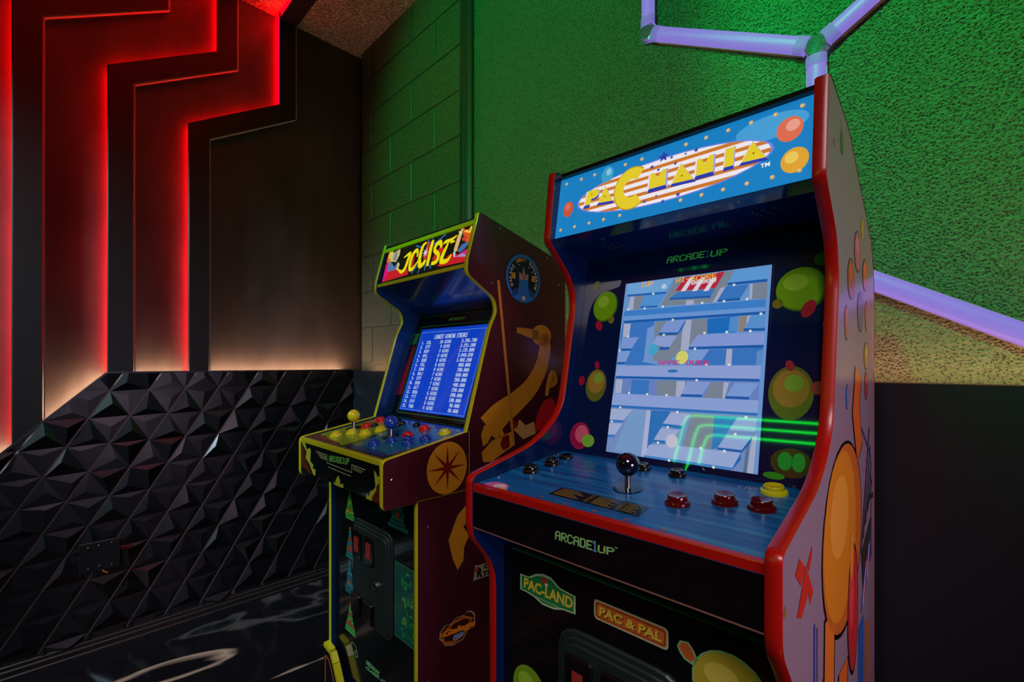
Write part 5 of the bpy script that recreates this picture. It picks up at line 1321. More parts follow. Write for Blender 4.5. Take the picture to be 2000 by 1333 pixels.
  ('t',(120,150,190),4,'88',(-0.0069,0.5139),(0.0243,0.5116),(-0.0025,0.5261),0.05),
 ],
}

# ================================================================ the room
XL, YB, CZ = -2.5638, 1.3146, 3.004
L0 = 1.140                      # ledge height


def struct(o): return tag(o, kind='structure')


fl = MB().box((XL - .1, -2.3, -.05), (1.7, YB + .1, 0)).build('floor', M['floor']); struct(fl)
ce = MB().box((XL - .1, -2.3, CZ), (1.7, YB + .1, CZ + .05)).build('ceiling', M['ceil']); struct(ce)
wl = MB().box((XL - .12, -2.3, 0), (XL - .052, YB + .1, CZ)).build('wall_left', M['bay']); struct(wl)
wf = MB().box((XL - .1, -2.4, 0), (1.7, -2.3, CZ)).build('wall_front', M['dark']); struct(wf)
wr = MB().box((1.6, -2.3, 0), (1.7, YB + .1, CZ)).build('wall_right', M['dark']); struct(wr)

# block wall with raked joints
mb = MB()
mb.box((XL - .02, YB + .006, 0), (-1.60, YB + .1, CZ), 1)
ph = .2045
for r in range(-1, 9):
    z0 = 1.39 + r * ph; z1 = min(z0 + ph, CZ + .02)
    ph0 = -2.248 if r % 2 == 0 else -2.045
    x = ph0 - .812
    while x < -1.60:
        a, b = max(x, XL - .01), min(x + .407, -1.60)
        if b - a > .03:
            g = .004
            mb.prism([(a + g, z0 + g), (b - g, z0 + g), (b - g, z1 - g), (a + g, z1 - g)], lambda p, h: (p[0], h, p[1]), YB + .03, YB, .0022, 0)
        x += .407
wb = mb.build('wall_back', [M['brick'], M['mortar']]); struct(wb)

# wall behind the grass
w2 = MB().box((-1.60, YB + .012, 0), (1.7, YB + .1, CZ)).build('wall_back', M['dark']); struct(w2)
tf = MB().box((-1.553, YB, L0), (1.6, YB + .012, CZ)).build('artificial_grass_panel', M['turf'])
tag(tf, 'artificial grass covering the back wall, washed in green light', 'wall covering')

# fluted vertical trim between block and grass
prof = [(-1.632, .0), (-1.632, -.016), (-1.618, -.02), (-1.612, -.026), (-1.604, -.028), (-1.598, -.020), (-1.592, -.026), (-1.584, -.028), (-1.578, -.020), (-1.572, -.026), (-1.564, -.028), (-1.558, -.022), (-1.552, -.016), (-1.552, .0)]
mb = MB().prism([(p[0], YB + p[1]) for p in prof], lambda p, h: (p[0], p[1], h), L0, CZ)
struct(mb.build('trim_1', M['trimp']))

# wainscot along the back wall, LED channel on top
mb = MB().box((XL - .052, YB - .06, 0), (1.6, YB, L0 - .006))
mb.box((XL - .052, YB - .06, L0 - .006), (1.6, YB - .055, L0))
struct(mb.build('wainscot_back', M['wains']))
led = MB().box((XL + .07, YB - .053, L0 - .006), (1.6, YB - .040, L0 - .003)).build('ledge_led_strip', M['warm_led_back'])
tag(led, 'warm LED strip lying in the ledge of the back wall', 'LED strip')

# ---------------- left wall: diamond tile cladding
DY = .1795                      # where the ledge starts to slope
random.seed(11)


def lx(y, z, h): return (XL + h, y, z)


bm = bmesh.new()
types = {}
for key in range(64):
    tall = random.random() < .34
    types[key] = (random.uniform(-.35, .35), random.uniform(-.2, .35), random.uniform(.75, 1.1) if tall else random.uniform(.05, .22))
types[0] = (.12, .40, 1.15)
PY, PZ = .0656, .1092
for i in range(-16, 22):
    for j in range(-1, 13):
        if (i + j) % 2: continue
        cy, cz = .1855 + i * PY, .958 + (j - 8) * PZ
        if cy > YB + .08: continue
        g = .025
        T_, B_, L_, R_ = (cy, cz + PZ), (cy, cz - PZ), (cy - PY, cz), (cy + PY, cz)
        mv = lambda p, q: (p[0] + (q[0] - p[0]) * g, p[1] + (q[1] - p[1]) * g)
        T_, B_, L_, R_ = mv(T_, R_), mv(B_, L_), mv(L_, B_), mv(R_, T_)      # joint only along the rising edges
        for s, tri in ((1, (T_, L_, R_)), (-1, (B_, R_, L_))):
            ty = types[(i % 8) * 8 + (j % 4) * 2 + (0 if s > 0 else 1)]
            gx = sum(p[0] for p in tri) / 3 + ty[0] * PY; gz = sum(p[1] for p in tri) / 3 + ty[1] * PZ * .5
            vs = [bm.verts.new(lx(p[0], p[1], .004)) for p in tri]
            ap = bm.verts.new(lx(gx, gz, .004 + .014 * ty[2]))
            for k in range(3):
                bm.faces.new((vs[k], vs[(k + 1) % 3], ap))
# pale backing sheet, paints the glint along the rising joints
q = [bm.verts.new(lx(y, z, .001)) for y, z in ((-.95, .05), (YB, .05), (YB, 1.3), (-.95, 1.3))]
fb = bm.faces.new(q); fb.material_index = 1
for co, no in (((0, 0, L0), (0, 0, 1)), ((0, DY, L0), (0, -1, 1)), ((0, 0, .055), (0, 0, -1)), ((0, YB - .001, 0), (0, 1, 0)), ((0, -.9, 0), (0, -1, 0))):
    geom = bm.verts[:] + bm.edges[:] + bm.faces[:]
    bmesh.ops.bisect_plane(bm, geom=geom, plane_co=co, plane_no=no, clear_outer=True)
bmesh.ops.recalc_face_normals(bm, faces=bm.faces)
for f in bm.faces:
    if f.normal.x < 0: f.normal_flip()
me = bpy.data.meshes.new('diamond_tile_panel'); bm.to_mesh(me); bm.free()
me.materials.append(M['tile']); me.materials.append(M['tile_edge'])
dt = bpy.data.objects.new('diamond_tile_panel', me); COL.objects.link(dt)
tag(dt, 'black faceted diamond tile cladding on the lower left wall', 'wall tiles')
# carcass behind the tiles and ledge lip
ledge = [(-.9, L0 - DY - .9), (DY, L0), (YB - .06, L0)]
outl = [(-.9, .055), (YB - .06, .055), (YB - .06, L0), (DY, L0), (-.9, L0 - DY - .9)]
outl[-1] = (-.9, max(.06, L0 - (DY + .9)))
mb = MB().prism(outl, lambda p, h: (h, p[0], p[1]), XL - .052, XL)
struct(mb.build('wainscot_left', M['wains']))
# little lip
mb = MB()
for (y0, z0), (y1, z1) in ((ledge[0], ledge[1]), (ledge[1], ledge[2])):
    d = Vector((y1 - y0, z1 - z0)).normalized(); nn = Vector((-d.y, d.x)) * .007
    mb.prism([(y0, z0), (y1, z1), (y1 + nn.x, z1 + nn.y), (y0 + nn.x, z0 + nn.y)], lambda p, h: (h, p[0], p[1]), XL - .001, XL + .003)
struct(mb.build('trim_2', M['wains']))
for ((y0, z0), (y1, z1)), lab in ((((-.28, L0 - DY - .28), (-.099, L0 - DY - .099)), 'lowest warm LED strip at the far left of the sloping ledge'),
                                  (((-.003, L0 - DY - .003), (.173, L0 - .006)), 'warm LED strip on the sloping part of the left ledge'),
                                  (((.273, L0), (.454, L0)), 'short level warm LED strip between two zigzag boards'),
                                  (((.550, L0), (YB - .095, L0)), 'long level warm LED strip under the plain corner panel')):
    d = Vector((y1 - y0, z1 - z0)).normalized(); nn = Vector((-d.y, d.x))
    a = nn * .0005; b = nn * .004
    led = MB().prism([(y0 + a.x, z0 + a.y), (y1 + a.x, z1 + a.y), (y1 + b.x, z1 + b.y), (y0 + b.x, z0 + b.y)], lambda p, h: (h, p[0], p[1]), XL - .022, XL - .004).build('ledge_led_strip', M['warm_led'])
    tag(led, lab, 'LED strip', 'warm LED strips on the left ledge')

# baseboard with ridges
pr = [(0, 0), (.022, 0), (.022, .012), (.017, .016), (.017, .034), (.012, .038), (.012, .050), (.006, .054), (.006, .063), (0, .063)]
mb = MB().prism([(XL + a, b) for a, b in pr], lambda p, h: (p[0], h, p[1]), -2.3, YB - .06)
struct(mb.build('baseboard_left', M['base']))
mb = MB().prism([(YB - .06 - a, b) for a, b in pr], lambda p, h: (h, p[0], p[1]), XL + .02, 1.6)
struct(mb.build('baseboard_back', M['base']))

# cover plate on the tiles
pl = MB().prism([(.091, .332), (.219, .332), (.219, .455), (.091, .455)], lambda p, h: (XL + h, p[0], p[1]), .0183, .028, .003).build('cover_plate', M['plate'])
tag(pl, 'black blank cover plate screwed onto the diamond tiles', 'wall plate')
for a, b in ((.117, .436), (.150, .438), (.118, .352), (.152, .354), (.19, .44), (.19, .352)):
    MB().lathe([(.0042, 0), (.004, .0012), (.002, .0016)], (XL + .028, a, b), (1, 0, 0), 12).build('screw', M['steel'], pl)
cb = MB().tube([(XL + .026, .162, .335), (XL + .026, .168, .326), (XL + .024, .178, .318)], .0035, 8)
cb.build('cable_stub', mat('orange_wire', (190, 110, 50), .4), pl)

# ---------------- accent boards with red light behind their left edges
S30 = math.tan(math.radians(31.6))


def board(yl, yr, zl, zr, run, name, label, top=CZ):
    """yl, yr left/right edge; zl, zr heights of the left/right kink; run = sideways run of the slanted band"""
    zbl = min(L0, L0 - (DY - yl)) if yl < DY else L0
    zbr = min(L0, L0 - (DY - yr)) if yr < DY else L0
    left = [(yl, zbl + .004), (yl, zl), (yl + run, zl + run * .612), (yl + run, top)]
    right = [(yr + run, top), (yr + run, zr + run * .605), (yr, zr), (yr, zbr + .004)]
    mb = MB()
    mb.prism(left + right, lambda p, h: (h, p[0], p[1]), XL - .009, XL, .004, 0)
    g = .011
    li = [(yl + g, zbl + .004), (yl + g, zl - g * .4), (yl + run + g, zl + run * .612 - g * .4), (yl + run + g, top)]
    mb.prism(li + [(p[0] - .002, p[1]) for p in right], lambda p, h: (h, p[0], p[1]), XL - .052, XL - .009, 0, 0)
    t = mb.build(name, M['board'])
    tag(t, label, 'wall panel', 'zigzag accent boards on the left wall')
    lm = MB()
    for k in range(3):
        a, b = li[k], li[k + 1]
        d = (Vector(b) - Vector(a)).normalized(); nn = Vector((-d.y, d.x)) * .002
        lm.prism([a, b, (b[0] + nn.x, b[1] + nn.y), (a[0] + nn.x, a[1] + nn.y)], lambda p, h: (h, p[0], p[1]), XL - .046, XL - .030)
    # the return along the ceiling
    y0, y1 = yl + run, yr + run
    MB().box((XL, y0, top - .040), (1.6, y1, top - .031)).box((XL, y0 + g, top - .031), (1.6, y1 - .002, top)).build('ceiling_return', M['board'], t)
    lm.box((XL, y0 + g - .002, top - .026), (1.6, y0 + g, top - .008))
    lm.build('led_strip', M['red_led'], t)
    # thin pale strip, added on the right side to catch the red light
    em = MB()
    for k in range(3):
        a, b = right[k], right[k + 1]
        d = (Vector(b) - Vector(a)).normalized(); nn = Vector((-d.y, d.x)) * .0035
        em.prism([a, b, (b[0] + nn.x, b[1] + nn.y), (a[0] + nn.x, a[1] + nn.y)], lambda p, h: (h, p[0], p[1]), XL - .016, XL - .004)
    em.build('catchlight_strip', M['red_edge'], t)
    return t


board(-.372, -.285, 2.80, 2.755, .395, 'accent_board', 'black zigzag board at the far left edge of the left wall')
board(-.094, -.008, 2.575, 2.527, .397, 'accent_board', 'leftmost full black zigzag board, its foot on the sloping ledge')
board(.178, .267, 2.427, 2.381, .396, 'accent_board', 'middle black zigzag board starting where the ledge turns level')
board(.460, .544, 2.286, 2.239, .394, 'accent_board', 'rightmost black zigzag board, beside the plain corner panel')

# green LED lines on the wall behind the camera (they mirror in the big screen)
for k, (xe, zt, xd, zb) in enumerate(((-.5, 2.15, -1.715, 1.70), (-.5, 2.075, -1.60, 1.62), (-.5, 1.995, -1.515, 1.60))):
    t = MB().tube([(xe, -2.285, zt), (xd + .08, -2.285, zt - .02 - .0), (xd + .02, -2.285, zt - .04), (xd, -2.285, zt - .12), (xd - .02, -2.285, zb)], .008, 8).build('green_led_line', M['green_led'])
    tag(t, 'green LED line on the wall facing the machines', 'LED strip', 'green LED lines on the facing wall')

# ---------------- violet hexagon light tubes
V1, V2, V3 = (-.717, 2.190), (-.277, 1.936), (.163, 2.190)
V4, V5, V6 = (-.277, 1.428), (.163, 1.174), (-.717, 1.174)
LEN = .508
U1, U3 = (-.717, 2.190 + LEN), (.163, 2.190 + LEN)


def tube(a, b, label):
    A_, B_ = Vector(a), Vector(b); d = (B_ - A_).normalized(); w = Vector((-d.y, d.x))
    A2, B2 = A_ + d * .022, B_ - d * .022
    # D-shaped section: channel at the wall, diffuser in front
    def pt(s_, across, out): return (s_.x + w.x * across, YB - out, s_.y + w.y * across)
    sec = [(-.020, .001), (-.020, .016), (-.017, .022), (-.010, .027), (0, .0285), (.010, .027), (.017, .022), (.020, .016), (.020, .001)]
    mb = MB(); n = len(sec)
    mb.add([pt(A2, *s_) for s_ in sec] + [pt(B2, *s_) for s_ in sec], [(i, i + 1, n + i + 1, n + i) for i in range(n - 1)] + [tuple(range(n)), tuple(range(2 * n - 1, n - 1, -1))])
    t = mb.build('light_tube', M['tube'], smooth=True)
    tag(t, label, 'light tube', 'violet hexagon light tubes')
    for P_ in (A2 + d * .012, B2 - d * .012):
        c = MB()
        q1, q2 = P_ - d * .012, P_ + d * .012
        s2 = [(x * 1.1, y * 1.08) for x, y in sec]
        c.add([pt(q1, *s_) for s_ in s2] + [pt(q2, *s_) for s_ in s2], [(i, i + 1, n + i + 1, n + i) for i in range(n - 1)])
        c.build('clear_clip', M['clear'], t)
    ch = MB()
    for sg in (-1, 1):
        ch.add([pt(A2, sg * .0205, .0005), pt(A2, sg * .0205, .012), pt(B2, sg * .0205, .012), pt(B2, sg * .0205, .0005),
                pt(A2, sg * .0215, .0005), pt(A2, sg * .0215, .012), pt(B2, sg * .0215, .012), pt(B2, sg * .0215, .0005)],
               [(0, 1, 2, 3), (7, 6, 5, 4), (1, 5, 6, 2), (0, 3, 7, 4), (0, 4, 5, 1), (3, 2, 6, 7)])
    ch.build('channel', M['tube_side'], t)
    return t


tube(U1, V1, 'upright violet light tube at the upper left of the hexagon')
tube(V1, V2, 'violet light tube sloping down to the right above the white machine')
tube(V2, V3, 'violet light tube rising to the top right')
tube(V2, V4, 'short upright violet light tube ending behind the white machine')
tube(V4, V5, 'violet light tube sloping down across the grass right of the white machine')
tube(V4, V6, 'violet light tube mostly hidden behind the white machine')
for p, lab in ((V1, 'clear joint at the left corner of the hexagon lights'), (V2, 'clear three-way joint above the white machine'), (V4, 'clear three-way joint hidden behind the white machine')):
    c = MB().lathe([(.026, .001), (.027, .018), (.024, .027), (.012, .031)], (p[0], YB, p[1]), (0, -1, 0), 6).build('tube_joint', M['clear'])
    tag(c, lab, 'light joint')


# ================================================================ arcade machines
def side_panel(root, prof, x0, x1, outer, inner, tm, outer_right, name='side_panel'):
    mb = MB()
    fn = lambda p, h: (h, p[0], p[1])
    mb.prism(prof, fn, x0, x1, 0, 1, mtop=0 if outer_right else 1, mbot=1 if outer_right else 0)
    s = mb.build(name, [outer, inner], root)
    # rounded edge molding
    o1 = offset_poly(prof, .0003); o2 = offset_poly(prof, .0018)
    n = len(prof); e = .0022
    rings = [(o1, x0 - .0006), (o2, x0 + e), (o2, x1 - e), (o1, x1 + .0006)]
    em = MB()
    vs = []
    for pts, x in rings: vs += [(x, p[0], p[1]) for p in pts]
    fs = []
    for r in range(3):
        for i in range(n):
            fs.append((r * n + i, r * n + (i + 1) % n, (r + 1) * n + (i + 1) % n, (r + 1) * n + i))
    em.add(vs, fs)
    em.build('edge_molding', tm, s, smooth=True)
    return s


def frame_surf(y0, z0, y1, z1):
    return ((0, y0, z0), (1, 0, 0), (0, y1 - y0, z1 - z0))


COLN = {'dark_red_plastic': 'dark red', 'yellow_plastic': 'yellow', 'red_plastic': 'red', 'blue_plastic': 'blue', 'black_plastic': 'black'}


def button(root, x, y, z, n, col, r=.0165, h=.011, name='button'):
    """ring with a dished plunger, on a sloped deck with normal n"""
    o = (x, y, z)
    b = MB().lathe([(r, 0), (r, .003), (r * .93, .0055), (r * .80, .0065), (r * .80, .0045)], o, n, 28).build(name, col, root, smooth=True)
    b['label'] = COLN[col.name] + ' push button'
    k = r * .74
    MB().lathe([(k, .003), (k, h), (k * .93, h + .0012), (k * .80, h + .0008), (k * .45, h - .0008), (k * .1, h - .0012)], o, n, 28).build('plunger', col, b, smooth=True)
    return b


def joystick(root, x, y, z, n, ball, hgt, r, shaft):
    o = Vector((x, y, z)); nn = Vector(n)
    w = MB().lathe([(r * 1.25, .0), (r * 1.25, .0015), (r * .3, .0022)], o, n, 30).build('joystick', M['black_pl'] if ball is not M['navy_ball'] else M['wash'], root, smooth=True)
    MB().lathe([(.0055, .001), (.0048, .004), (.0048, hgt - r * .7)], o, (0, 0, 1), 16).build('shaft', shaft, w, smooth=True)
    prof = [(r * math.sin(PI * k / 16) + 1e-4, hgt - r * math.cos(PI * k / 16)) for k in range(17)]
    MB().lathe(prof, o, (0, 0, 1), 30).build('ball_top', ball, w, smooth=True)['label'] = {'navy_ball_plastic': 'glossy dark navy ball', 'yellow_plastic': 'yellow ball', 'blue_plastic': 'blue ball'}[ball.name]
    return w


M['hole'] = mat('speaker_hole', (70, 75, 80), .4)
M['wash'] = mat('steel_washer', (60, 75, 90), .15, metal=.9)


def rrect(x0, z0, x1, z1, r):
    return fillet([(x0, z0, r), (x1, z0, r), (x1, z1, r), (x0, z1, r)], 5)


# ---------------------------------------------------------------- large white machine
PO = (-.6197, .6216, 0)
pac = empty('arcade_machine', PO, math.radians(1.093))
tag(pac, 'large arcade machine with white sides, red edging and a blue lit marquee', 'arcade machine')
W_ = .46
T_ = .016
profP = fillet([(-.046, 0), (-.046, .815, .05), (-.103, .885, .02), (-.103, .985, .012), (.070, 1.023, .07), (.152, 1.082, .05), (.204, 1.345, .06), (.107, 1.432, .012), (.124, 1.575), (.136, 1.580, .01), (.280, 1.557, .03), (.545, 1.414, .03), (.578, 1.32, .04), (.578, 0)], 6)
sp_l = side_panel(pac, profP, -T_, 0, M['pac_out'], M['navy'], M['red_tm'], False)
sp_r = side_panel(pac, profP, W_, W_ + T_, M['pac_out'], M['navy'], M['red_tm'], True)
make_prints('pac_side_artwork', 'printed_motif', ((W_ + T_, 0, 0), (0, 1, 0), (0, 0, 1)), sp_r)
# backs and closures
MB().box((0, .555, 0), (W_, .57, 1.32)).build('back_panel', M['black_pl'], pac)
MB().prism([(.136, 1.574), (.280, 1.548), (.545, 1.405), (.560, 1.33), (.553, 1.33), (.54, 1.398), (.278, 1.541), (.136, 1.567)], lambda p, h: (h, p[0], p[1]), 0, W_).build('top_panel', M['black_pl'], pac)
# marquee
m0, m1 = (.124, 1.439), (.146, 1.568)
mq = MB().prism([m0, m1, (m1[0] + .02, m1[1] - .002), (m0[0] + .02, m0[1] - .002)], lambda p, h: (h, p[0], p[1]), .0005, W_ - .0005).build('marquee', M['black_pl'], pac)
make_art('pac_marquee', 'marquee_print', frame_surf(*m0, *m1), mq, emit=.92)
# canopy under the marquee
cn = MB().prism([(.124, 1.438), (.150, 1.428), (.250, 1.408), (.252, 1.414), (.152, 1.437), (.13, 1.4425)], lambda p, h: (h, p[0], p[1]), .0003, W_ - .0003).build('canopy', M['canopy'], pac)
for cx, cy in ((.10, .195), (.385, .18)):
    holes = MB()
    for i in range(3):
        for j in range(3):
            if (i + j) % 2 == 0 or True:
                t = (.008 * (j - 1))
                x = cx + .016 * (i - 1) + t * .5; y = cy + t
                z = 1.4275 - (y - .150) * .2
                holes.lathe([(.0025, 0), (.0025, .0004)], (x, y, z), (0, -.2, -1), 8)
    holes.build('speaker_holes', M['hole'], cn)
# bezel and screen
b0, b1 = (.153, .996), (.235, 1.363)
bd = Vector((b1[0] - b0[0], b1[1] - b0[1])).normalized()
btop = Vector(b0) + bd * .425
bz = MB().prism([b0, tuple(btop), (btop.x + .015, btop.y - .003), (b0[0] + .015, b0[1] - .003)], lambda p, h: (h, p[0], p[1]), .0004, W_ - .0004).build('bezel', M['bezel'], pac)
make_prints('pac_bezel_artwork', 'printed_motif', frame_surf(*b0, *b1), bz, lift=.0003)
sn = Vector((0, -bd.y, bd.x))


def on_bezel(s_, t_, h): return (s_, b0[0] + bd.x * t_ + sn.y * h, b0[1] + bd.y * t_ + sn.z * h)


sc_ = MB().prism([(.100, .009), (.381, .009), (.381, .362), (.100, .362)], lambda p, h: on_bezel(p[0], p[1], h), -.004, .0006, .0004).build('screen', M['bezel'], pac)
make_art('pac_screen_picture', 'screen_picture', (on_bezel(0, 0, .0006), (1, 0, 0), (0, bd.x, bd.y)), sc_, emit=.74, lift=.0002, step=.00005)
# deck
d0, d1 = (-.101, .972), (.153, .996)
dk = MB().prism([d0, d1, (d1[0], d1[1] - .012), (d0[0], d0[1] - .012)], lambda p, h: (h, p[0], p[1]), .0003, W_ - .0003).build('control_deck', M['deck'], pac)
make_prints('pac_deck_artwork', 'printed_motif', frame_surf(*d0, *d1), dk, lift=.0002)
dn = Vector((0, -(d1[1] - d0[1]), d1[0] - d0[0])).normalized()


def dz(y): return d0[1] + (y - d0[0]) * (d1[1] - d0[1]) / (d1[0] - d0[0])


MB().prism([(-.1015, .9603), (-.1015, .973), (-.092, .9745), (-.092, .9603)], lambda p, h: (h, p[0], p[1]), .0003, W_ - .0003).build('deck_edge_strip', M['red_tm'], pac, bevel=.001)
ap = MB().prism([(-.100, .8995), (-.100, .960), (-.085, .960), (-.085, .8995)], lambda p, h: (h, p[0], p[1]), .0003, W_ - .0003).build('apron', M['black_gl'], pac)
make_art('pac_apron_logo', 'logo_print', ((0, -.1, 0), (1, 0, 0), (0, 0, 1)), ap)
MB().prism([(-.100, .897), (-.100, .899), (-.02, .899), (-.02, .897)], lambda p, h: (h, p[0], p[1]), .0003, W_ - .0003).build('apron_underside', mat('raw_board_edge', (120, 84, 70), .5), pac)
lp = MB().box((.0003, -.025, .0), (W_ - .0003, -.012, .846)).build('front_panel', M['black_gl'], pac)
make_prints('pac_front_artwork', 'printed_motif', ((0, -.025, 0), (1, 0, 0), (0, 0, 1)), lp)
MB().box((.02, -.026, .8462), (W_ - .02, -.016, .8475)).build('panel_top_edge', mat('green_tinted_edge', (30, 110, 80), .3), pac)
for key, nm in (('pac_oval_sticker', 'green_sticker'), ('pac_bar_sticker', 'orange_sticker')):
    make_art(key, 'logo_sticker', ((0, -.0252, 0), (1, 0, 0), (0, 0, 1)), lp)
# coin door
fy = lambda p, h: (p[0], -.025 - h, p[1])
cd = MB()
cd.prism(rrect(.128, .40, .345, .757, .045), fy, 0, .005, .0025)
cd.prism(rrect(.137, .41, .336, .748, .038), fy, .005, .009, .002)
cd.prism(rrect(.146, .42, .327, .739, .030), fy, .009, .012, .002)
cd = cd.build('coin_door', M['door'], pac)
for x0 in (.151, .218):
    s = MB().prism(rrect(x0, .60, x0 + .052, .722, .007), fy, .012, .017, .002).build('coin_slot', M['black_pl'], cd)
    MB().box((x0 + .016, -.043, .62), (x0 + .036, -.0418, .700)).build('lit_insert', M['coin_lit'], cd)
# controls
for x, y in ((.317, .005), (.368, .043), (.414, .048)):
    button(pac, x, y, dz(y), dn, M['dred'], .0178, .0125)
button(pac, .410, .119, dz(.119), dn, M['yel_pl'], .0185, .0105)
for x, y in ((.038, .006), (.042, .062)):
    button(pac, x, y, dz(y), dn, M['black_pl'], .0155, .011)
button(pac, .037, .112, dz(.112), dn, M['black_pl'], .0145, .005)
for x, y in ((.199, .123), (.264, .12)):
    button(pac, x, y, dz(y), dn, M['black_pl'], .0145, .010)
joystick(pac, .228, .022, dz(.022), dn, M['navy_ball'], .0385, .0185, M['steel'])
for x, y in ((.004, -.045), (.004, .045), (.006, .125)):
    MB().lathe([(.003, 0), (.0025, .0015)], (x + .002, y, dz(y)), dn, 10).build('screw', M['steel'], pac)
# screw caps on the inner left side
MB().lathe([(.006, 0), (.005, .0015)], (W_ - .0002, .19, 1.24), (-1, 0, 0), 12).build('screw', M['steel'], pac)

# ---------------------------------------------------------------- smaller dark machine
GO_ = (-1.3690, .6990, 0)
jo = empty('arcade_machine', GO_, math.radians(-.292))
tag(jo, 'smaller dark maroon arcade machine with yellow edging and two joysticks', 'arcade machine')
GW = .472
GT = .014
profG = fillet([(-.103, 0), (-.103, .868), (.047, .868), (.047, 1.010), (.040, 1.012), (.117, 1.272, .03), (.142, 1.318, .03), (.132, 1.352, .03), (.040, 1.405, .02), (.044, 1.44), (.079, 1.562), (.088, 1.564), (.424, 1.482, .012), (.424, 0)], 5)
js_l = side_panel(jo, profG, 0, GT, M['jo_out'], M['jo_navy'], M['yel_tm'], False)
js_r = side_panel(jo, profG, GW - GT, GW, M['jo_out'], M['jo_navy'], M['yel_tm'], True)
make_prints('joust_side_artwork', 'printed_motif', ((GW + .0003, 0, 0), (0, 1, 0), (0, 0, 1)), js_r)
for p in ((.150, 1.537), (.341, 1.489), (.123, 1.389), (.392, 1.417), (-.168, .929), (-.074, .804), (-.073, .446)):
    MB().lathe([(.0045, 0), (.004, .0015), (.002, .0022)], (GW, p[0], p[1]), (1, 0, 0), 12).build('bolt', M['steel'], js_r)
profB = fillet([(-.190, .866, .012), (-.190, .971, .012), (.047, 1.012), (.047, .866)], 5)
for x0, right in ((0, False), (GW - GT, True)):
    side_panel(jo, profB, x0, x0 + GT, M['jo_out'], M['jo_navy'], M['yel_tm'], right, 'control_box_side')
MB().box((GT, .40, 0), (GW - GT, .412, 1.47)).build('back_panel', M['black_pl'], jo)
MB().prism([(.088, 1.559), (.422, 1.478), (.422, 1.472), (.088, 1.552)], lambda p, h: (h, p[0], p[1]), GT, GW - GT).build('top_panel', M['black_pl'], jo)
# marquee
g0, g1 = (.046, 1.411), (.081, 1.553)
gd_ = Vector((g1[0] - g0[0], g1[1] - g0[1])).normalized(); gn = Vector((0, -gd_.y, gd_.x))


def on_mq(s_, t_, h): return (s_, g0[0] + gd_.x * t_ + gn.y * h, g0[1] + gd_.y * t_ + gn.z * h)


mq = MB().prism([(GT, .012), (GW - GT, .012), (GW - GT, .140), (GT, .140)], lambda p, h: on_mq(p[0], p[1], h), -.02, -.001).build('marquee', M['black_pl'], jo)
make_art('joust_marquee_artwork', 'marquee_print', (on_mq(0, 0, -.001), (1, 0, 0), (0, gd_.x, gd_.y)), mq, emit=.85, step=.00012)
fr = MB()
fr.prism([(GT, .128), (GW - GT, .128), (GW - GT, .1415), (GT, .1415)], lambda p, h: on_mq(p[0], p[1], h), -.004, .004, .001)
fr.prism([(GT, .0105), (GW - GT, .0105), (GW - GT, .022), (GT, .022)], lambda p, h: on_mq(p[0], p[1], h), -.004, .004, .001)
fr.build('marquee_retainer', M['yel_tm'], jo)
MB().prism([(.046, 1.421), (.202, 1.340), (.205, 1.346), (.05, 1.428)], lambda p, h: (h, p[0], p[1]), GT, GW - GT).build('canopy', M['jo_navy'], jo)
for cx in (.10, .37):
    hl = MB()
    for i in range(4):
        for j in range(3):
            y = .135 + .010 * (j - 1); x = cx + .012 * (i - 1.5)
            z = 1.421 - (y - .046) * (.081 / .156)
            hl.lathe([(.0025, 0), (.0025, .0008)], (x, y, z + .0002), (0, -.46, -.89), 8)
    hl.build('speaker_holes', M['hole'], jo)
# bezel and screen
c0, c1 = (.097, 1.022), (.204, 1.336)
cdv = Vector((c1[0] - c0[0], c1[1] - c0[1])).normalized(); cnv = Vector((0, -cdv.y, cdv.x))


def on_gb(s_, t_, h): return (s_, c0[0] + cdv.x * t_ + cnv.y * h, c0[1] + cdv.y * t_ + cnv.z * h)


bz = MB().prism([(GT, -.012), (GW - GT, -.012), (GW - GT, .336), (GT, .336)], lambda p, h: on_gb(p[0], p[1], h), -.012, 0).build('bezel', M['jo_blk'], jo)
make_art('score_bezel_artwork', 'bezel_print', (on_gb(0, 0, 0), (1, 0, 0), (0, cdv.x, cdv.y)), bz)
sc_ = MB().prism([(.051, .009), (.389, .009), (.389, .289), (.051, .289)], lambda p, h: on_gb(p[0], p[1], h), -.004, .0005, .0003).build('screen', M['bezel'], jo)
make_art('score_screen_picture', 'screen_picture', (on_gb(0, 0, .0005), (1, 0, 0), (0, cdv.x, cdv.y)), sc_, emit=.8, lift=.0002, step=.00008)
# deck
e0, e1 = (-.188, .969), (.10, 1.0178)
dk = MB().prism([e0, e1, (e1[0], e1[1] - .012), (e0[0], e0[1] - .012)], lambda p, h: (h, p[0], p[1]), GT, GW - GT).build('control_deck', M['jo_blk'], jo)
make_art('joust_deck_artwork', 'deck_print', frame_surf(-.19, .9690, .047, 1.0091), dk, lift=.0001)
gnv = Vector((0, -(e1[1] - e0[1]), e1[0] - e0[0])).normalized()


def gz(y): return e0[1] + (y - e0[0]) * (e1[1] - e0[1]) / (e1[0] - e0[0]) + .0006


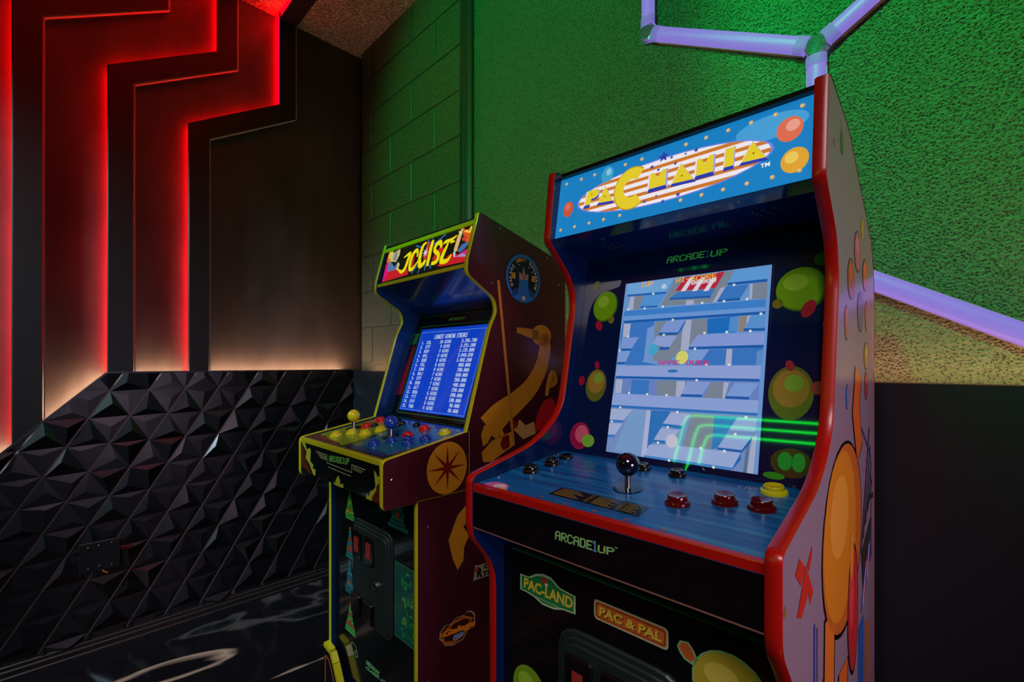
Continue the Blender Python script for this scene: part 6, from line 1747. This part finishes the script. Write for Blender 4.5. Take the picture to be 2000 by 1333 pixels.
ga_ = MB().prism([(-.188, .880), (-.188, .960), (-.175, .960), (-.175, .880)], lambda p, h: (h, p[0], p[1]), GT, GW - GT).build('apron', M['jo_blk'], jo)
make_prints('joust_apron_artwork', 'printed_motif', ((0, -.188, 0), (1, 0, 0), (0, 0, 1)), ga_)
MB().prism([(-.1895, .9595), (-.1895, .9715), (-.180, .9725), (-.180, .9595)], lambda p, h: (h, p[0], p[1]), GT, GW - GT).build('deck_edge_strip', M['yel_tm'], jo, bevel=.001)
MB().prism([(-.186, .878), (-.186, .880), (-.103, .880), (-.103, .878)], lambda p, h: (h, p[0], p[1]), GT, GW - GT).build('control_box_floor', mat('raw_edge', (90, 90, 70), .5), jo)
lp = MB().box((GT, -.090, .30), (GW - GT, -.078, .879)).build('front_panel', M['jo_blk'], jo)
make_prints('joust_front_artwork', 'printed_motif', ((0, -.090, 0), (1, 0, 0), (0, 0, 1)), lp)
# scooped kick board below
kb = [(0, 0), (GW, 0), (GW, .346), (GW - .045, .340), (GW - .085, .285), (GW - .14, .225), (.14, .225), (.085, .285), (.045, .340), (0, .346)]
kk = MB().prism(fillet([(p[0], p[1], .02 if 1 < i < 9 else 0) for i, p in enumerate(kb)], 4), lambda p, h: (p[0], h, p[1]), -.104, -.119).build('kick_board', M['jo_blk'], jo)
kt = MB(); path = [(0, .346), (.042, .341), (.062, .318), (.085, .283), (.11, .245), (.14, .225), (GW - .14, .225), (GW - .085, .283), (GW - .045, .341), (GW, .346)]
for a, b in zip(path[:-1], path[1:]):
    d = (Vector(b) - Vector(a)).normalized(); nn = Vector((-d.y, d.x)) * .012
    kt.prism([(a[0], a[1]), (b[0], b[1]), (b[0] + nn.x, b[1] + nn.y), (a[0] + nn.x, a[1] + nn.y)], lambda p, h: (p[0], h, p[1]), -.103, -.1202)
kt.build('kick_board_edge', M['yel_tm'], kk)
kl = MB(); path2 = [(.012, .0), (.012, .322), (.034, .318), (.056, .290), (.080, .250), (.10, .20), (.11, 0)]
for a, b in zip(path2[:-1], path2[1:]):
    d = (Vector(b) - Vector(a)).normalized(); nn = Vector((-d.y, d.x)) * .0035
    kl.prism([(a[0], a[1]), (b[0], b[1]), (b[0] + nn.x, b[1] + nn.y), (a[0] + nn.x, a[1] + nn.y)], lambda p, h: (p[0], h, p[1]), -.1185, -.1196)
kl.build('orange_line', mat('orange_line_print', (200, 75, 25), .3), kk)
# coin door
fy = lambda p, h: (p[0], -.090 - h, p[1])
cd = MB()
cd.prism(rrect(.134, .487, .343, .756, .030), fy, 0, .004, .002)
cd.prism(rrect(.142, .495, .335, .748, .025), fy, .004, .008, .002)
cd.prism(rrect(.150, .503, .327, .740, .020), fy, .008, .011, .002)
cd = cd.build('coin_door', M['door'], jo)
for x0 in (.156, .222):
    MB().prism(rrect(x0 - .004, .652, x0 + .046, .728, .005), fy, .011, .015, .0015).build('coin_slot', M['black_pl'], cd)
    MB().box((x0 + .010, -.1068, .672), (x0 + .032, -.1052, .712)).build('lit_insert', M['coin_lit'], cd)
    MB().prism(rrect(x0 - .004, .503, x0 + .046, .558, .005), fy, .011, .020, .003).build('coin_return', M['black_pl'], cd)
MB().lathe([(.009, 0), (.009, .006), (.006, .008), (.003, .008)], (.280, -.101, .613), (0, -1, 0), 18).build('lock', M['chrome'], cd, smooth=True)
# controls
for x, y in ((.105, -.129), (.131, -.094), (.182, -.082), (.194, -.042)):
    button(jo, x, y, gz(y), gnv, M['yel_pl'], .0165, .010)
for x, y in ((.106, -.038), (.077, .022), (.336, -.044), (.320, .017)):
    button(jo, x, y, gz(y), gnv, M['red_pl'], .0160, .010)
for x, y in ((.311, -.125), (.336, -.090), (.404, -.086), (.372, -.066), (.414, -.043)):
    button(jo, x, y, gz(y), gnv, M['blu_pl'], .0155, .009)
button(jo, .415, .014, gz(.014), gnv, M['yel_pl'], .0165, .010)
for x, y in ((.194, .026), (.256, .035), (.172, .030), (.120, -.02)):
    button(jo, x, y, gz(y), gnv, M['black_pl'], .011, .006)
joystick(jo, .074, -.062, gz(-.062), gnv, M['yel_pl'], .037, .0180, M['steel'])
joystick(jo, .286, -.063, gz(-.063), gnv, M['blu_pl'], .037, .0180, M['steel'])
